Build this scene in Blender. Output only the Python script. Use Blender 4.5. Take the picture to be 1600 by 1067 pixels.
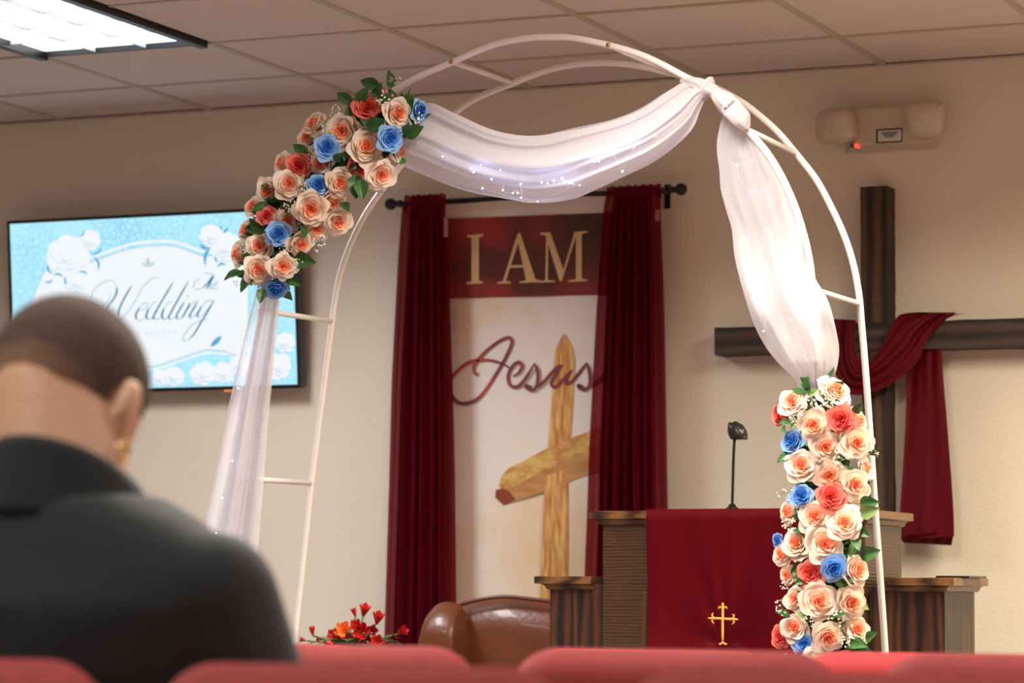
import bpy, bmesh, math, random
from mathutils import Vector, Matrix, noise
R = math.radians
sc = bpy.context.scene
for o in list(bpy.data.objects): bpy.data.objects.remove(o)

# ------------------------------------------------------------------ camera, world, lights, exposure
EYE = 1.0; FPX = 4600.0
pitch, roll, yaw = R(4.865), R(-0.35), R(-23.3)
Fh = Vector((math.sin(yaw), math.cos(yaw), 0)); Rt = Vector((math.cos(yaw), -math.sin(yaw), 0))
Fw = Fh*math.cos(pitch) + Vector((0, 0, 1))*math.sin(pitch)
Up = -Fh*math.sin(pitch) + Vector((0, 0, 1))*math.cos(pitch)
R2 = Rt*math.cos(roll) - Up*math.sin(roll); U2 = Rt*math.sin(roll) + Up*math.cos(roll)
CAM = Vector((0, 0, EYE))
cd = bpy.data.cameras.new('camera'); cam = bpy.data.objects.new('camera', cd); sc.collection.objects.link(cam)
cam.matrix_world = Matrix(((R2.x, U2.x, -Fw.x, CAM.x), (R2.y, U2.y, -Fw.y, CAM.y), (R2.z, U2.z, -Fw.z, CAM.z), (0, 0, 0, 1)))
cd.sensor_width = 36; cd.sensor_fit = 'HORIZONTAL'; cd.lens = FPX/1600*36; cd.clip_start = .05; cd.clip_end = 60
cd.dof.use_dof = True; cd.dof.focus_distance = 7.45; cd.dof.aperture_fstop = 4.2
sc.camera = cam
sc.view_settings.view_transform = 'Standard'; sc.view_settings.look = 'None'
sc.view_settings.gamma = 1; sc.view_settings.use_curve_mapping = False
sc.view_settings.exposure = 0.0
w = bpy.data.worlds.new('world'); sc.world = w; w.use_nodes = True
w.node_tree.nodes['Background'].inputs[0].default_value = (1.0, .86, .74, 1)
w.node_tree.nodes['Background'].inputs[1].default_value = .30

CEIL = EYE + 1.678; X0 = -5.628; Y0 = 7.255; T = .6096; WALL = Y0 + T*2.829
def area(name, x, y, col, energy, spread=118, sx=.5, sy=1.1, z=None):
    l = bpy.data.lights.new(name, 'AREA'); l.shape = 'RECTANGLE'; l.size = sx; l.size_y = sy
    l.color = col; l.energy = energy; l.spread = R(spread)
    o = bpy.data.objects.new(name, l); o.location = (x, y, z or CEIL - .02); sc.collection.objects.link(o)
    return o
WARM = (1, .90, .76); NEUT = (1, .94, .87); COOL = (.80, .90, 1)
XL = X0 + T*1.5                                   # fixture seen at the upper left
area('troffer_or_wash_light', XL, Y0 + T - .61, (.96, .96, .96), 44, 150)
area('troffer_or_wash_light', XL + 4*T, Y0 - 2.4*T, WARM, 85, 160)  # unseen lamp, placed clear of the arch to wash the wall
area('troffer_or_wash_light', XL + 6*T, Y0 + T - .75, (1, .89, .68), 95, 155)  # added wall washer, brightens the right of the back wall
area('troffer_or_wash_light', XL + 10*T, Y0 + T - .75, (1, .87, .66), 80, 150)  # unseen lamp, there to light the right of the wall
for ix in range(3):
    area('troffer_or_wash_light', XL + 4*T*ix, Y0 - 3.2*T - .61, NEUT if ix else (.97, .96, .97), 49 if ix else 40, 140)
    area('troffer_or_wash_light', XL + 4*T*ix, Y0 - 7*T - .61, NEUT, 14, 120)

def at(px, py, Y):                                # where the sight line of a pixel meets the plane Y = const
    d = Fw + R2*((px-800)/FPX) + U2*((533.5-py)/FPX)
    return CAM + d*(Y/d.y)
def on_plane(px, py, p0, n):
    d = Fw + R2*((px-800)/FPX) + U2*((533.5-py)/FPX)
    return CAM + d*((p0-CAM).dot(n)/d.dot(n))
def scale_at(Y, px=800):                          # pixels per metre there
    p = at(px, 600, Y); return FPX/((p-CAM).dot(Fw))

# ------------------------------------------------------------------ materials
def srgb(r, g, b):
    f = lambda c: (c/255/12.92) if c/255 <= .04045 else ((c/255+.055)/1.055)**2.4
    return (f(r), f(g), f(b), 1)
def mat(name, col, rough=.6, bump=0, bscale=40, var=0, vscale=8, metal=0, spec=.5, stretch=None, sheen=0, coat=0):
    m = bpy.data.materials.new(name); m.use_nodes = True; nt = m.node_tree; b = nt.nodes['Principled BSDF']
    b.inputs['Base Color'].default_value = col; b.inputs['Roughness'].default_value = rough
    b.inputs['Metallic'].default_value = metal; b.inputs['Specular IOR Level'].default_value = spec
    b.inputs['Sheen Weight'].default_value = sheen; b.inputs['Coat Weight'].default_value = coat
    tc = nt.nodes.new('ShaderNodeTexCoord'); src = tc.outputs['Object']
    if stretch:
        mp = nt.nodes.new('ShaderNodeMapping'); mp.inputs['Scale'].default_value = stretch
        nt.links.new(src, mp.inputs[0]); src = mp.outputs[0]
    if var:
        n = nt.nodes.new('ShaderNodeTexNoise'); n.inputs['Scale'].default_value = vscale; n.inputs['Detail'].default_value = 5
        nt.links.new(src, n.inputs['Vector'])
        r = nt.nodes.new('ShaderNodeValToRGB'); r.color_ramp.elements[0].position = .3; r.color_ramp.elements[1].position = .7
        r.color_ramp.elements[0].color = tuple(c*(1-var) for c in col[:3])+(1,)
        r.color_ramp.elements[1].color = tuple(min(1, c*(1+var)) for c in col[:3])+(1,)
        nt.links.new(n.outputs[0], r.inputs[0]); nt.links.new(r.outputs[0], b.inputs['Base Color'])
    if bump:
        n = nt.nodes.new('ShaderNodeTexNoise'); n.inputs['Scale'].default_value = bscale; n.inputs['Detail'].default_value = 3
        nt.links.new(src, n.inputs['Vector'])
        bp = nt.nodes.new('ShaderNodeBump'); bp.inputs['Strength'].default_value = bump; bp.inputs['Distance'].default_value = .01
        nt.links.new(n.outputs[0], bp.inputs['Height']); nt.links.new(bp.outputs[0], b.inputs['Normal'])
    return m
def emis(name, col, strength=1):
    m = bpy.data.materials.new(name); m.use_nodes = True; nt = m.node_tree; nt.nodes.clear()
    e = nt.nodes.new('ShaderNodeEmission'); e.inputs[0].default_value = col; e.inputs[1].default_value = strength
    o = nt.nodes.new('ShaderNodeOutputMaterial'); nt.links.new(e.outputs[0], o.inputs[0]); return m
def sheer(name, col, clear, trans=.5, rim=.5, tint=(1, 1, 1, 1)):      # woven fabric one can partly see through, denser when seen edge-on
    m = bpy.data.materials.new(name); m.use_nodes = True; nt = m.node_tree; nt.nodes.clear(); N = nt.nodes.new; L = nt.links.new
    d = N('ShaderNodeBsdfDiffuse'); t = N('ShaderNodeBsdfTranslucent'); c = N('ShaderNodeBsdfTransparent'); c.inputs[0].default_value = tint
    d.inputs[0].default_value = col; t.inputs[0].default_value = col
    m1 = N('ShaderNodeMixShader'); m1.inputs[0].default_value = trans; L(d.outputs[0], m1.inputs[1]); L(t.outputs[0], m1.inputs[2])
    lw = N('ShaderNodeLayerWeight'); lw.inputs[0].default_value = rim
    mr = N('ShaderNodeMapRange'); mr.inputs['To Min'].default_value = 1-clear; mr.inputs['To Max'].default_value = 1.0
    L(lw.outputs['Facing'], mr.inputs['Value'])
    m2 = N('ShaderNodeMixShader'); L(mr.outputs[0], m2.inputs[0]); L(c.outputs[0], m2.inputs[1]); L(m1.outputs[0], m2.inputs[2])
    o = N('ShaderNodeOutputMaterial'); L(m2.outputs[0], o.inputs[0]); return m
def wood(name, dark, light, scale=(30, 30, 3), rough=.35, wave=2.5, dist=6, lo=.25, hi=.75, bdir='X'):
    m = bpy.data.materials.new(name); m.use_nodes = True; nt = m.node_tree; b = nt.nodes['Principled BSDF']; N = nt.nodes.new; L = nt.links.new
    tc = N('ShaderNodeTexCoord'); mp = N('ShaderNodeMapping'); mp.inputs['Scale'].default_value = scale; L(tc.outputs['Object'], mp.inputs[0])
    wv = N('ShaderNodeTexWave'); wv.inputs['Scale'].default_value = wave; wv.inputs['Distortion'].default_value = dist
    wv.bands_direction = bdir; wv.inputs['Detail'].default_value = 3; wv.inputs['Detail Scale'].default_value = 1.6; L(mp.outputs[0], wv.inputs[0])
    ns = N('ShaderNodeTexNoise'); ns.inputs['Scale'].default_value = 4; ns.inputs['Detail'].default_value = 6; L(mp.outputs[0], ns.inputs['Vector'])
    mx = N('ShaderNodeMath'); mx.operation = 'MULTIPLY_ADD'; mx.inputs[1].default_value = .5; L(wv.outputs[1], mx.inputs[0])
    m5 = N('ShaderNodeMath'); m5.operation = 'MULTIPLY'; m5.inputs[1].default_value = .5; L(ns.outputs[0], m5.inputs[0]); L(m5.outputs[0], mx.inputs[2])
    r = N('ShaderNodeValToRGB'); r.color_ramp.elements[0].color = dark; r.color_ramp.elements[1].color = light
    r.color_ramp.elements[0].position = lo; r.color_ramp.elements[1].position = hi; L(mx.outputs[0], r.inputs[0]); L(r.outputs[0], b.inputs['Base Color'])
    bp = N('ShaderNodeBump'); bp.inputs['Strength'].default_value = .25; bp.inputs['Distance'].default_value = .004
    L(mx.outputs[0], bp.inputs['Height']); L(bp.outputs[0], b.inputs['Normal']); b.inputs['Roughness'].default_value = rough
    return m
def petal_mat(name, c0, c1, c2, p=(.18, .42, .62)):  # petal dyed from the heart outwards; the rim stays pale
    m = bpy.data.materials.new(name); m.use_nodes = True; nt = m.node_tree; nt.nodes.clear(); N = nt.nodes.new; L = nt.links.new
    tc = N('ShaderNodeTexCoord'); mp = N('ShaderNodeMapping'); mp.inputs['Scale'].default_value = (1, 1, 0); L(tc.outputs['Object'], mp.inputs[0])
    ln = N('ShaderNodeVectorMath'); ln.operation = 'LENGTH'; L(mp.outputs[0], ln.inputs[0])
    ns = N('ShaderNodeTexNoise'); ns.inputs['Scale'].default_value = 3; L(tc.outputs['Object'], ns.inputs['Vector'])
    ad = N('ShaderNodeMath'); ad.operation = 'MULTIPLY_ADD'; ad.inputs[1].default_value = .22; L(ns.outputs[0], ad.inputs[0]); L(ln.outputs['Value'], ad.inputs[2])
    sb = N('ShaderNodeMath'); sb.operation = 'SUBTRACT'; sb.inputs[1].default_value = .11; L(ad.outputs[0], sb.inputs[0])
    r = N('ShaderNodeValToRGB'); e = r.color_ramp.elements; e[0].position = p[0]; e[0].color = c0; e[1].position = p[2]; e[1].color = c2
    k = e.new(p[1]); k.color = c1; L(sb.outputs[0], r.inputs[0])
    d = N('ShaderNodeBsdfPrincipled'); d.inputs['Roughness'].default_value = .7; d.inputs['Specular IOR Level'].default_value = .25
    t = N('ShaderNodeBsdfTranslucent'); L(r.outputs[0], d.inputs['Base Color']); L(r.outputs[0], t.inputs[0])
    mx = N('ShaderNodeMixShader'); mx.inputs[0].default_value = .34; L(d.outputs[0], mx.inputs[1]); L(t.outputs[0], mx.inputs[2])
    o = N('ShaderNodeOutputMaterial'); L(mx.outputs[0], o.inputs[0]); return m

M = {}
M['wall'] = mat('wall_paint', (.80, .72, .595, 1), .8, bump=.16, bscale=95, var=.02, vscale=3)
M['tile'] = mat('ceiling_tile', (.72, .625, .59, 1), .95, bump=.5, bscale=160, var=.09, vscale=220)
M['grid'] = mat('grid_metal', (.50, .44, .36, 1), .55)
M['floor'] = mat('carpet', (.24, .19, .17, 1), .95, bump=.5, bscale=300, var=.2, vscale=90)
M['black'] = mat('black_metal', (.006, .006, .008, 1), .35)
M['white_metal'] = mat('white_enamel', (.74, .70, .665, 1), .3, coat=.3)
M['brass'] = mat('brass', (.45, .26, .08, 1), .3, metal=1)
M['burg'] = mat('burgundy_satin', (.088, .0006, .004, 1), .45, bump=.15, bscale=20, spec=.10)
M['burg2'] = mat('burgundy_cloth', (.110, .003, .007, 1), .5, bump=.12, bscale=14, spec=.12)
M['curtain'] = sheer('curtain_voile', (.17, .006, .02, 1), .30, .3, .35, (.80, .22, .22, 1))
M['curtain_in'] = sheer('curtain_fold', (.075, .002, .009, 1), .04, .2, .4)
M['tulle'] = sheer('white_tulle', (.61, .59, .625, 1), .30, .45, .35)
M['tulle_swag'] = sheer('swag_tulle', (.74, .72, .78, 1), .27, .45, .35)
M['tulle_thin'] = sheer('thin_tulle', (.86, .84, .90, 1), .50, .45, .5)
M['oak'] = wood('dark_oak', (.030, .014, .006, 1), (.10, .043, .013, 1), (4, 4, 34), .38, 1.0, 4.5, .2, .95, 'Z')
M['oak_dark'] = wood('stained_veneer', (.010, .004, .002, 1), (.10, .032, .010, 1), (9, 9, 1.1), .45, 1.1, 7, .25, .85)
M['oak_top'] = wood('oak_edge', (.03, .012, .005, 1), (.20, .095, .032, 1), (3, 30, 40), .35, 1, 3)
M['timber'] = wood('rough_timber', (.010, .006, .004, 1), (.13, .062, .034, 1), (10, 10, 2.0), .75, .7, 2.5, .2, .95)
M['timber_h'] = wood('rough_crossbeam', (.014, .010, .008, 1), (.10, .062, .043, 1), (2.0, 10, 10), .75, .7, 2.5, .2, .95, 'Z')
M['leather'] = mat('brown_leather', (.15, .042, .018, 1), .36, bump=.12, bscale=60, var=.12, coat=.2)
M['chair_cloth'] = mat('rose_upholstery', (.44, .082, .08, 1), .95, bump=.3, bscale=350, var=.06, vscale=60, sheen=.12, spec=.15)
M['steel'] = mat('dark_steel', (.05, .04, .04, 1), .4, metal=.8)
M['leaf'] = mat('leaf_green', (.030, .105, .022, 1), .4, bump=.3, bscale=3, var=.35, vscale=1.2)
M['leaf_pale'] = mat('pale_leaf', (.16, .27, .08, 1), .45, var=.3, vscale=1.5)
M['stem'] = mat('stem_green', (.08, .16, .05, 1), .6)
M['gyp'] = mat('gypsophila_white', (.82, .78, .70, 1), .8)
M['gyp_pink'] = mat('berry_pink', (.7, .15, .16, 1), .5)
M['cream_p'] = petal_mat('cream_petals', srgb(250, 152, 114), srgb(254, 206, 172), srgb(248, 233, 218), (.10, .33, .50))
M['coral_p'] = petal_mat('coral_petals', srgb(222, 78, 74), srgb(236, 108, 100), srgb(244, 138, 126))
M['blue_p'] = petal_mat('blue_petals', srgb(62, 134, 218), srgb(98, 164, 234), srgb(150, 194, 242))
M['cream_plastic'] = mat('aged_plastic', (.60, .50, .37, 1), .45)
M['lens'] = mat('cloudy_lens', (.62, .53, .41, 1), .3, bump=.6, bscale=90, coat=.5)
M['paper'] = mat('paper_label', (.7, .68, .64, 1), .7)
M['ink'] = mat('dark_ink', (.05, .05, .05, 1), .7)

# ------------------------------------------------------------------ mesh helpers
class MB:
    def __init__(s): s.v = []; s.f = []; s.m = []
    def add(s, vs, fs, mi=0):
        o = len(s.v); s.v += [tuple(v) for v in vs]; s.f += [tuple(i+o for i in f) for f in fs]; s.m += [mi]*len(fs); return s
    def box(s, x0, x1, y0, y1, z0, z1, mi=0):
        v = [(x, y, z) for z in (z0, z1) for y in (y0, y1) for x in (x0, x1)]
        return s.add(v, [(0, 2, 3, 1), (4, 5, 7, 6), (0, 1, 5, 4), (2, 6, 7, 3), (0, 4, 6, 2), (1, 3, 7, 5)], mi)
    def grid(s, fn, nu, nv, mi=0, closed=False):
        v = [fn(i/nu, j/nv) for j in range(nv+1) for i in range(nu+1 if not closed else nu)]
        k = nu+1 if not closed else nu
        f = [(j*k+i, j*k+(i+1) % k, (j+1)*k+(i+1) % k, (j+1)*k+i) for j in range(nv) for i in range(nu)]
        return s.add(v, f, mi)
    def tube(s, pts, r, n=8, mi=0, cap=True):
        pts = [Vector(p) for p in pts]; rs = r if isinstance(r, (list, tuple)) else [r]*len(pts)
        t0 = (pts[1]-pts[0]).normalized(); a = t0.orthogonal().normalized(); rings = []
        for i, p in enumerate(pts):
            t = (pts[min(i+1, len(pts)-1)]-pts[max(i-1, 0)]).normalized()
            a = (a - t*a.dot(t)).normalized(); b = t.cross(a)
            rings += [p + (a*math.cos(2*math.pi*k/n)+b*math.sin(2*math.pi*k/n))*rs[i] for k in range(n)]
        f = [(i*n+k, i*n+(k+1) % n, (i+1)*n+(k+1) % n, (i+1)*n+k) for i in range(len(pts)-1) for k in range(n)]
        if cap: f += [tuple(range(n))[::-1], tuple((len(pts)-1)*n+k for k in range(n))]
        return s.add(rings, f, mi)
    def ball(s, c, r, nu=10, nv=7, mi=0, mt=None):
        c = Vector(c); r = Vector(r) if not isinstance(r, (int, float)) else Vector((r, r, r)); mt = mt or Matrix.Identity(3)
        vs = [c + mt @ Vector((0, 0, -r.z))]
        for j in range(1, nv):
            a = -math.pi/2+math.pi*j/nv
            vs += [c + mt @ Vector((r.x*math.cos(a)*math.cos(2*math.pi*i/nu), r.y*math.cos(a)*math.sin(2*math.pi*i/nu), r.z*math.sin(a))) for i in range(nu)]
        vs.append(c + mt @ Vector((0, 0, r.z))); L = len(vs)-1
        f = [(0, 1+(i+1) % nu, 1+i) for i in range(nu)]
        f += [(1+j*nu+i, 1+j*nu+(i+1) % nu, 1+(j+1)*nu+(i+1) % nu, 1+(j+1)*nu+i) for j in range(nv-2) for i in range(nu)]
        f += [(L, 1+(nv-2)*nu+i, 1+(nv-2)*nu+(i+1) % nu) for i in range(nu)]
        return s.add(vs, f, mi)
    def lathe(s, prof, c=(0, 0, 0), n=20, mi=0, axis='z'):
        c = Vector(c); vs = []
        for r, h in prof:
            for k in range(n):
                a = 2*math.pi*k/n; p = (r*math.cos(a), r*math.sin(a), h)
                if axis == 'y': p = (p[0], p[2], p[1])
                if axis == 'x': p = (p[2], p[0], p[1])
                vs.append(c+Vector(p))
        f = [(i*n+k, i*n+(k+1) % n, (i+1)*n+(k+1) % n, (i+1)*n+k) for i in range(len(prof)-1) for k in range(n)]
        f += [tuple(range(n))[::-1], tuple((len(prof)-1)*n+k for k in range(n))]
        return s.add(vs, f, mi)
    def mesh(s, name, mats, smooth=True, bevel=0):
        me = bpy.data.meshes.new(name); me.from_pydata(s.v, [], s.f)
        for m in (mats if isinstance(mats, list) else [mats]): me.materials.append(m)
        me.polygons.foreach_set('material_index', s.m); me.polygons.foreach_set('use_smooth', [smooth]*len(s.f))
        bm = bmesh.new(); bm.from_mesh(me); bmesh.ops.recalc_face_normals(bm, faces=bm.faces)
        if bevel:
            bmesh.ops.bevel(bm, geom=[e for e in bm.edges if e.is_manifold and e.calc_face_angle(0) > .5], offset=bevel, segments=2, affect='EDGES', profile=.5)
        bm.to_mesh(me); bm.free(); me.update(); return me
    def build(s, name, mats, parent=None, smooth=True, bevel=0):
        return obj(name, s.mesh(name, mats, smooth, bevel), parent)
def obj(name, me, parent=None):
    o = bpy.data.objects.new(name, me); sc.collection.objects.link(o)
    if parent is not None: o.parent = parent
    return o
def tag(o, label=None, cat=None, group=None, kind=None):
    if label: o['label'] = label
    if cat: o['category'] = cat
    if group: o['group'] = group
    if kind: o['kind'] = kind
    return o
def thing(name, label, cat, loc=(0, 0, 0), rz=0, group=None):
    o = bpy.data.objects.new(name, None); sc.collection.objects.link(o); o.location = loc; o.rotation_euler.z = rz
    o.empty_display_size = .1; return tag(o, label, cat, group)
def local(o, m):                                   # put a part built in world coordinates under a thing that has a location
    m.parent = o; m.matrix_parent_inverse = Matrix.Translation(-Vector(o.location)); return m
def smooth_path(pts, n=8):                         # Catmull-Rom through the points
    P = [Vector(p) for p in pts]; P = [P[0]*2-P[1]] + P + [P[-1]*2-P[-2]]; out = []
    for i in range(1, len(P)-2):
        a, b, c, d = P[i-1:i+3]
        for k in range(n):
            t = k/n; out.append(.5*((2*b)+(c-a)*t+(2*a-5*b+4*c-d)*t*t+(3*b-a-3*c+d)*t**3))
    out.append(P[-2]); return out
def resample(pts, n):
    L = [0]
    for a, b in zip(pts, pts[1:]): L.append(L[-1]+(b-a).length)
    out = []; j = 0
    for k in range(n+1):
        d = L[-1]*k/n
        while j < len(L)-2 and L[j+1] < d: j += 1
        out.append(pts[j].lerp(pts[j+1], min(1, max(0, (d-L[j])/max(1e-9, L[j+1]-L[j])))))
    return out
def ribbon(mb, pts, width, place, mi=0, n=6, thick=None):  # a flat pen stroke: pts in picture space, laid on a surface by place(x, y)
    P = smooth_path([(x, y, 0) for x, y in pts], n); N = len(P)
    vs = []
    for i, p in enumerate(P):
        t = (P[min(i+1, N-1)]-P[max(i-1, 0)]); t = t.normalized() if t.length > 0 else Vector((1, 0, 0))
        if isinstance(width, (list, tuple)):       # thin hairline, thick on the down strokes
            k = abs(t.y)**3; wd = width[0]+(width[1]-width[0])*k
            if thick: wd *= thick(i/(N-1))
        else: wd = width
        e = min(1, .45+4*min(i, N-1-i)/N); wd *= e
        q = Vector((-t.y, t.x, 0))*wd/2
        vs += [place(p.x+q.x, p.y+q.y), place(p.x-q.x, p.y-q.y)]
    mb.add(vs, [(2*i, 2*i+1, 2*i+3, 2*i+2) for i in range(N-1)], mi)
def poly(mb, pts, place, mi=0): mb.add([place(x, y) for x, y in pts], [tuple(range(len(pts)))], mi)
def ngon_mesh(mb, name, m, parent, kind=None):
    me = mb.mesh(name, m, smooth=False); bm = bmesh.new(); bm.from_mesh(me)
    bmesh.ops.triangulate(bm, faces=[f for f in bm.faces if len(f.verts) > 4]); bm.to_mesh(me); bm.free()
    return obj(name, me, parent)

# ------------------------------------------------------------------ the room
XLW, XRW, YB = -8.2, 3.2, -2.5
tag(MB().box(XLW, XRW, YB, WALL+.1, -.1, 0).build('floor', M['floor'], smooth=False), kind='structure')
wall = tag(MB().box(XLW, XRW, WALL, WALL+.1, 0, CEIL+.1).build('wall_back', M['wall'], smooth=False), kind='structure')
tag(MB().box(XLW-.1, XLW, YB, WALL+.1, 0, CEIL+.1).build('wall_left', M['wall'], smooth=False), kind='structure')
tag(MB().box(XRW, XRW+.1, YB, WALL+.1, 0, CEIL+.1).build('wall_right', M['wall'], smooth=False), kind='structure')
tag(MB().box(XLW, XRW, WALL-.015, WALL, 0, .1).build('baseboard_back', M['oak_dark'], smooth=False), kind='structure')
ceil = tag(MB().box(XLW, XRW, YB, WALL, CEIL+.10, CEIL+.16).build('ceiling', M['tile'], smooth=False), kind='structure')
tile_me = MB().box(.008, T-.008, .008, T-.008, 0, .015).mesh('ceiling_tile', M['tile'], smooth=False, bevel=.002)
part_me = MB().box(.008, T-.008, .008, T*.829-.004, 0, .015).mesh('ceiling_tile', M['tile'], smooth=False, bevel=.002)
random.seed(3)
for i in range(-3, 13):
    for j in range(-2, 3):
        if i == 1 and j in (-1, 0): continue        # the light fixture takes these two bays
        o = obj('ceiling_tile', part_me if j == 2 else tile_me, ceil)
        o.location = (X0+T*i, Y0+T*j, CEIL+.004+random.uniform(0, .002))
rest = MB()                                         # the ceiling out of the photograph's view, in coarse pieces
rest.box(XLW, XRW, YB, Y0-2*T, CEIL+.004, CEIL+.02)
rest.box(XLW, X0-3*T, Y0-2*T, WALL, CEIL+.004, CEIL+.02); rest.box(X0+13*T, XRW, Y0-2*T, WALL, CEIL+.004, CEIL+.02)
rest.build('ceiling_panel', M['tile'], ceil, smooth=False)
for i in range(-3, 14):
    x = X0+T*i
    if i in (1, 2):
        MB().box(x-.012, x+.012, Y0-2*T, Y0-T, CEIL, CEIL+.006).build('grid_bar', M['grid'], ceil, smooth=False)
        MB().box(x-.012, x+.012, Y0+T, WALL, CEIL, CEIL+.006).build('grid_bar', M['grid'], ceil, smooth=False)
    else: MB().box(x-.012, x+.012, Y0-2*T, WALL, CEIL, CEIL+.006).build('grid_bar', M['grid'], ceil, smooth=False)
for j in (-1, 0, 1, 2):
    y = Y0+T*j
    for i in range(-3, 13):
        if i == 1 and j == 0: continue
        MB().box(X0+T*i+.0125, X0+T*(i+1)-.0125, y-.010, y+.010, CEIL+.0005, CEIL+.006).build('grid_tee', M['grid'], ceil, smooth=False)
MB().box(X0-3*T, X0+13*T, WALL-.022, WALL, CEIL-.002, CEIL+.001).build('wall_angle', M['grid'], ceil, smooth=False)

# ceiling light with eighteen louvre cells
fx0, fx1, fy0, fy1 = X0+T+.004, X0+2*T-.004, Y0-T+.004, Y0+T-.004
lt = thing('ceiling_light', 'recessed white fluorescent ceiling light with a grid of square louvre cells in a black frame', 'light', ((fx0+fx1)/2, (fy0+fy1)/2, CEIL))
def lamp_cell(name):
    m = bpy.data.materials.new(name); m.use_nodes = True; nt = m.node_tree; nt.nodes.clear(); N = nt.nodes.new; L = nt.links.new
    tc = N('ShaderNodeTexCoord'); n = N('ShaderNodeTexNoise'); n.inputs['Scale'].default_value = 5; L(tc.outputs['Object'], n.inputs['Vector'])
    r = N('ShaderNodeValToRGB'); r.color_ramp.elements[0].position = .4; r.color_ramp.elements[1].position = .62
    r.color_ramp.elements[0].color = (.72, .80, .86, 1); r.color_ramp.elements[1].color = (1, 1, 1, 1); L(n.outputs[0], r.inputs[0])
    e = N('ShaderNodeEmission'); L(r.outputs[0], e.inputs[0]); e.inputs[1].default_value = 3.2
    o = N('ShaderNodeOutputMaterial'); L(e.outputs[0], o.inputs[0]); return m
M['lamp'] = lamp_cell('fluorescent_lens'); M['louvre'] = mat('louvre_grey', (.75, .78, .8, 1), .4)
fr = MB()
fr.box(fx0, fx0+.028, fy0, fy1, CEIL-.014, CEIL+.03); fr.box(fx1-.028, fx1, fy0, fy1, CEIL-.014, CEIL+.03)
fr.box(fx0+.028, fx1-.028, fy0, fy0+.02, CEIL-.004, CEIL+.03); fr.box(fx0+.028, fx1-.028, fy1-.02, fy1, CEIL-.004, CEIL+.03)
local(lt, fr.build('frame', M['black'], smooth=False))
local(lt, MB().box(fx0+.02, fx1-.02, fy0+.02, fy1-.02, CEIL+.012, CEIL+.02).build('lens_panel', M['lamp'], smooth=False))
ix0, ix1, iy0, iy1 = fx0+.028, fx1-.028, fy0+.02, fy1-.02
for k in (1, 2):
    x = ix0+(ix1-ix0)*k/3; local(lt, MB().box(x-.003, x+.003, iy0, iy1, CEIL-.002, CEIL+.012).build('louvre_blade', M['louvre'], smooth=False))
for k in range(1, 6):
    y = iy0+(iy1-iy0)*k/6; local(lt, MB().box(ix0, ix1, y-.0025, y+.0025, CEIL-.001, CEIL+.012).build('louvre_blade', M['louvre'], smooth=False))

# ------------------------------------------------------------------ television
nb = at(470, 606, WALL-.075); nt_ = at(464, 322, WALL-.135)
tdir = (nt_-nb); tdir.x = 0; tdir = tdir.normalized(); tx = Vector((1, 0, 0)); tn = tx.cross(tdir).normalized()
if tn.y > 0: tn = -tn
P0 = nb.copy()
def TV(px, py, off=0): return on_plane(px, py, P0, tn) + tn*off
lx = (TV(12, 342).x + TV(20, 612).x)/2; rx = nb.x; Htv = (nt_-nb).dot(tdir); Wtv = rx-lx
tvc = Vector((rx-Wtv/2, nb.y, nb.z))
tv = thing('television', 'wall-mounted flat television showing a pale blue wedding slide', 'television', tvc)
def tvp(u, v, d): return Vector((lx+u*Wtv, 0, 0))+Vector((0, nb.y, nb.z))+tdir*(v*Htv)-tn*d
def slab(mb, u0, u1, v0, v1, d0, d1, mi=0):
    v = [tvp(u, vv, d) for d in (d0, d1) for vv in (v0, v1) for u in (u0, u1)]
    mb.add(v, [(0, 1, 3, 2), (4, 6, 7, 5), (0, 4, 5, 1), (2, 3, 7, 6), (0, 2, 6, 4), (1, 5, 7, 3)], mi)
mb = MB(); slab(mb, 0, 1, 0, 1, .002, .045); local(tv, mb.build('casing', M['black'], smooth=False, bevel=.004))
mb = MB(); bz = .009
for a in ((0, bz, 0, 1), (1-bz, 1, 0, 1), (bz, 1-bz, 0, .02), (bz, 1-bz, 1-.018, 1)): slab(mb, *a, -.004, .002)
local(tv, mb.build('bezel', M['black'], smooth=False))
mb = MB(); slab(mb, .35, .65, .3, .7, .045, .066); local(tv, mb.build('wall_bracket', M['black'], smooth=False))
mb = MB(); slab(mb, .74, .765, -.012, 0.004, .003, .012); local(tv, tag(mb.build('indicator_lamp', emis('amber_led', (1, .35, .1, 1), .8), smooth=False), 'small amber standby lamp'))
def screen_mat():
    m = bpy.data.materials.new('screen_background'); m.use_nodes = True; nt = m.node_tree; nt.nodes.clear(); N = nt.nodes.new; L = nt.links.new
    tc = N('ShaderNodeTexCoord'); v = N('ShaderNodeTexVoronoi'); v.feature = 'DISTANCE_TO_EDGE'; v.inputs['Scale'].default_value = 44; L(tc.outputs['Object'], v.inputs['Vector'])
    n = N('ShaderNodeTexNoise'); n.inputs['Scale'].default_value = 3.5; n.inputs['Detail'].default_value = 3; L(tc.outputs['Object'], n.inputs['Vector'])
    a = N('ShaderNodeMath'); a.operation = 'MULTIPLY_ADD'; a.inputs[1].default_value = 1.6; L(v.outputs[0], a.inputs[0]); L(n.outputs[0], a.inputs[2])
    r = N('ShaderNodeValToRGB'); e = r.color_ramp.elements; e[0].position = .32; e[0].color = srgb(138, 208, 246); e[1].position = .66; e[1].color = srgb(182, 236, 251)
    L(a.outputs[0], r.inputs[0]); em = N('ShaderNodeEmission'); L(r.outputs[0], em.inputs[0]); em.inputs[1].default_value = 1.05
    o = N('ShaderNodeOutputMaterial'); L(em.outputs[0], o.inputs[0]); return m
mb = MB(); slab(mb, bz, 1-bz, .02, 1-.018, -.001, .001); sdisp = local(tv, mb.build('screen', screen_mat(), smooth=False))
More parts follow.
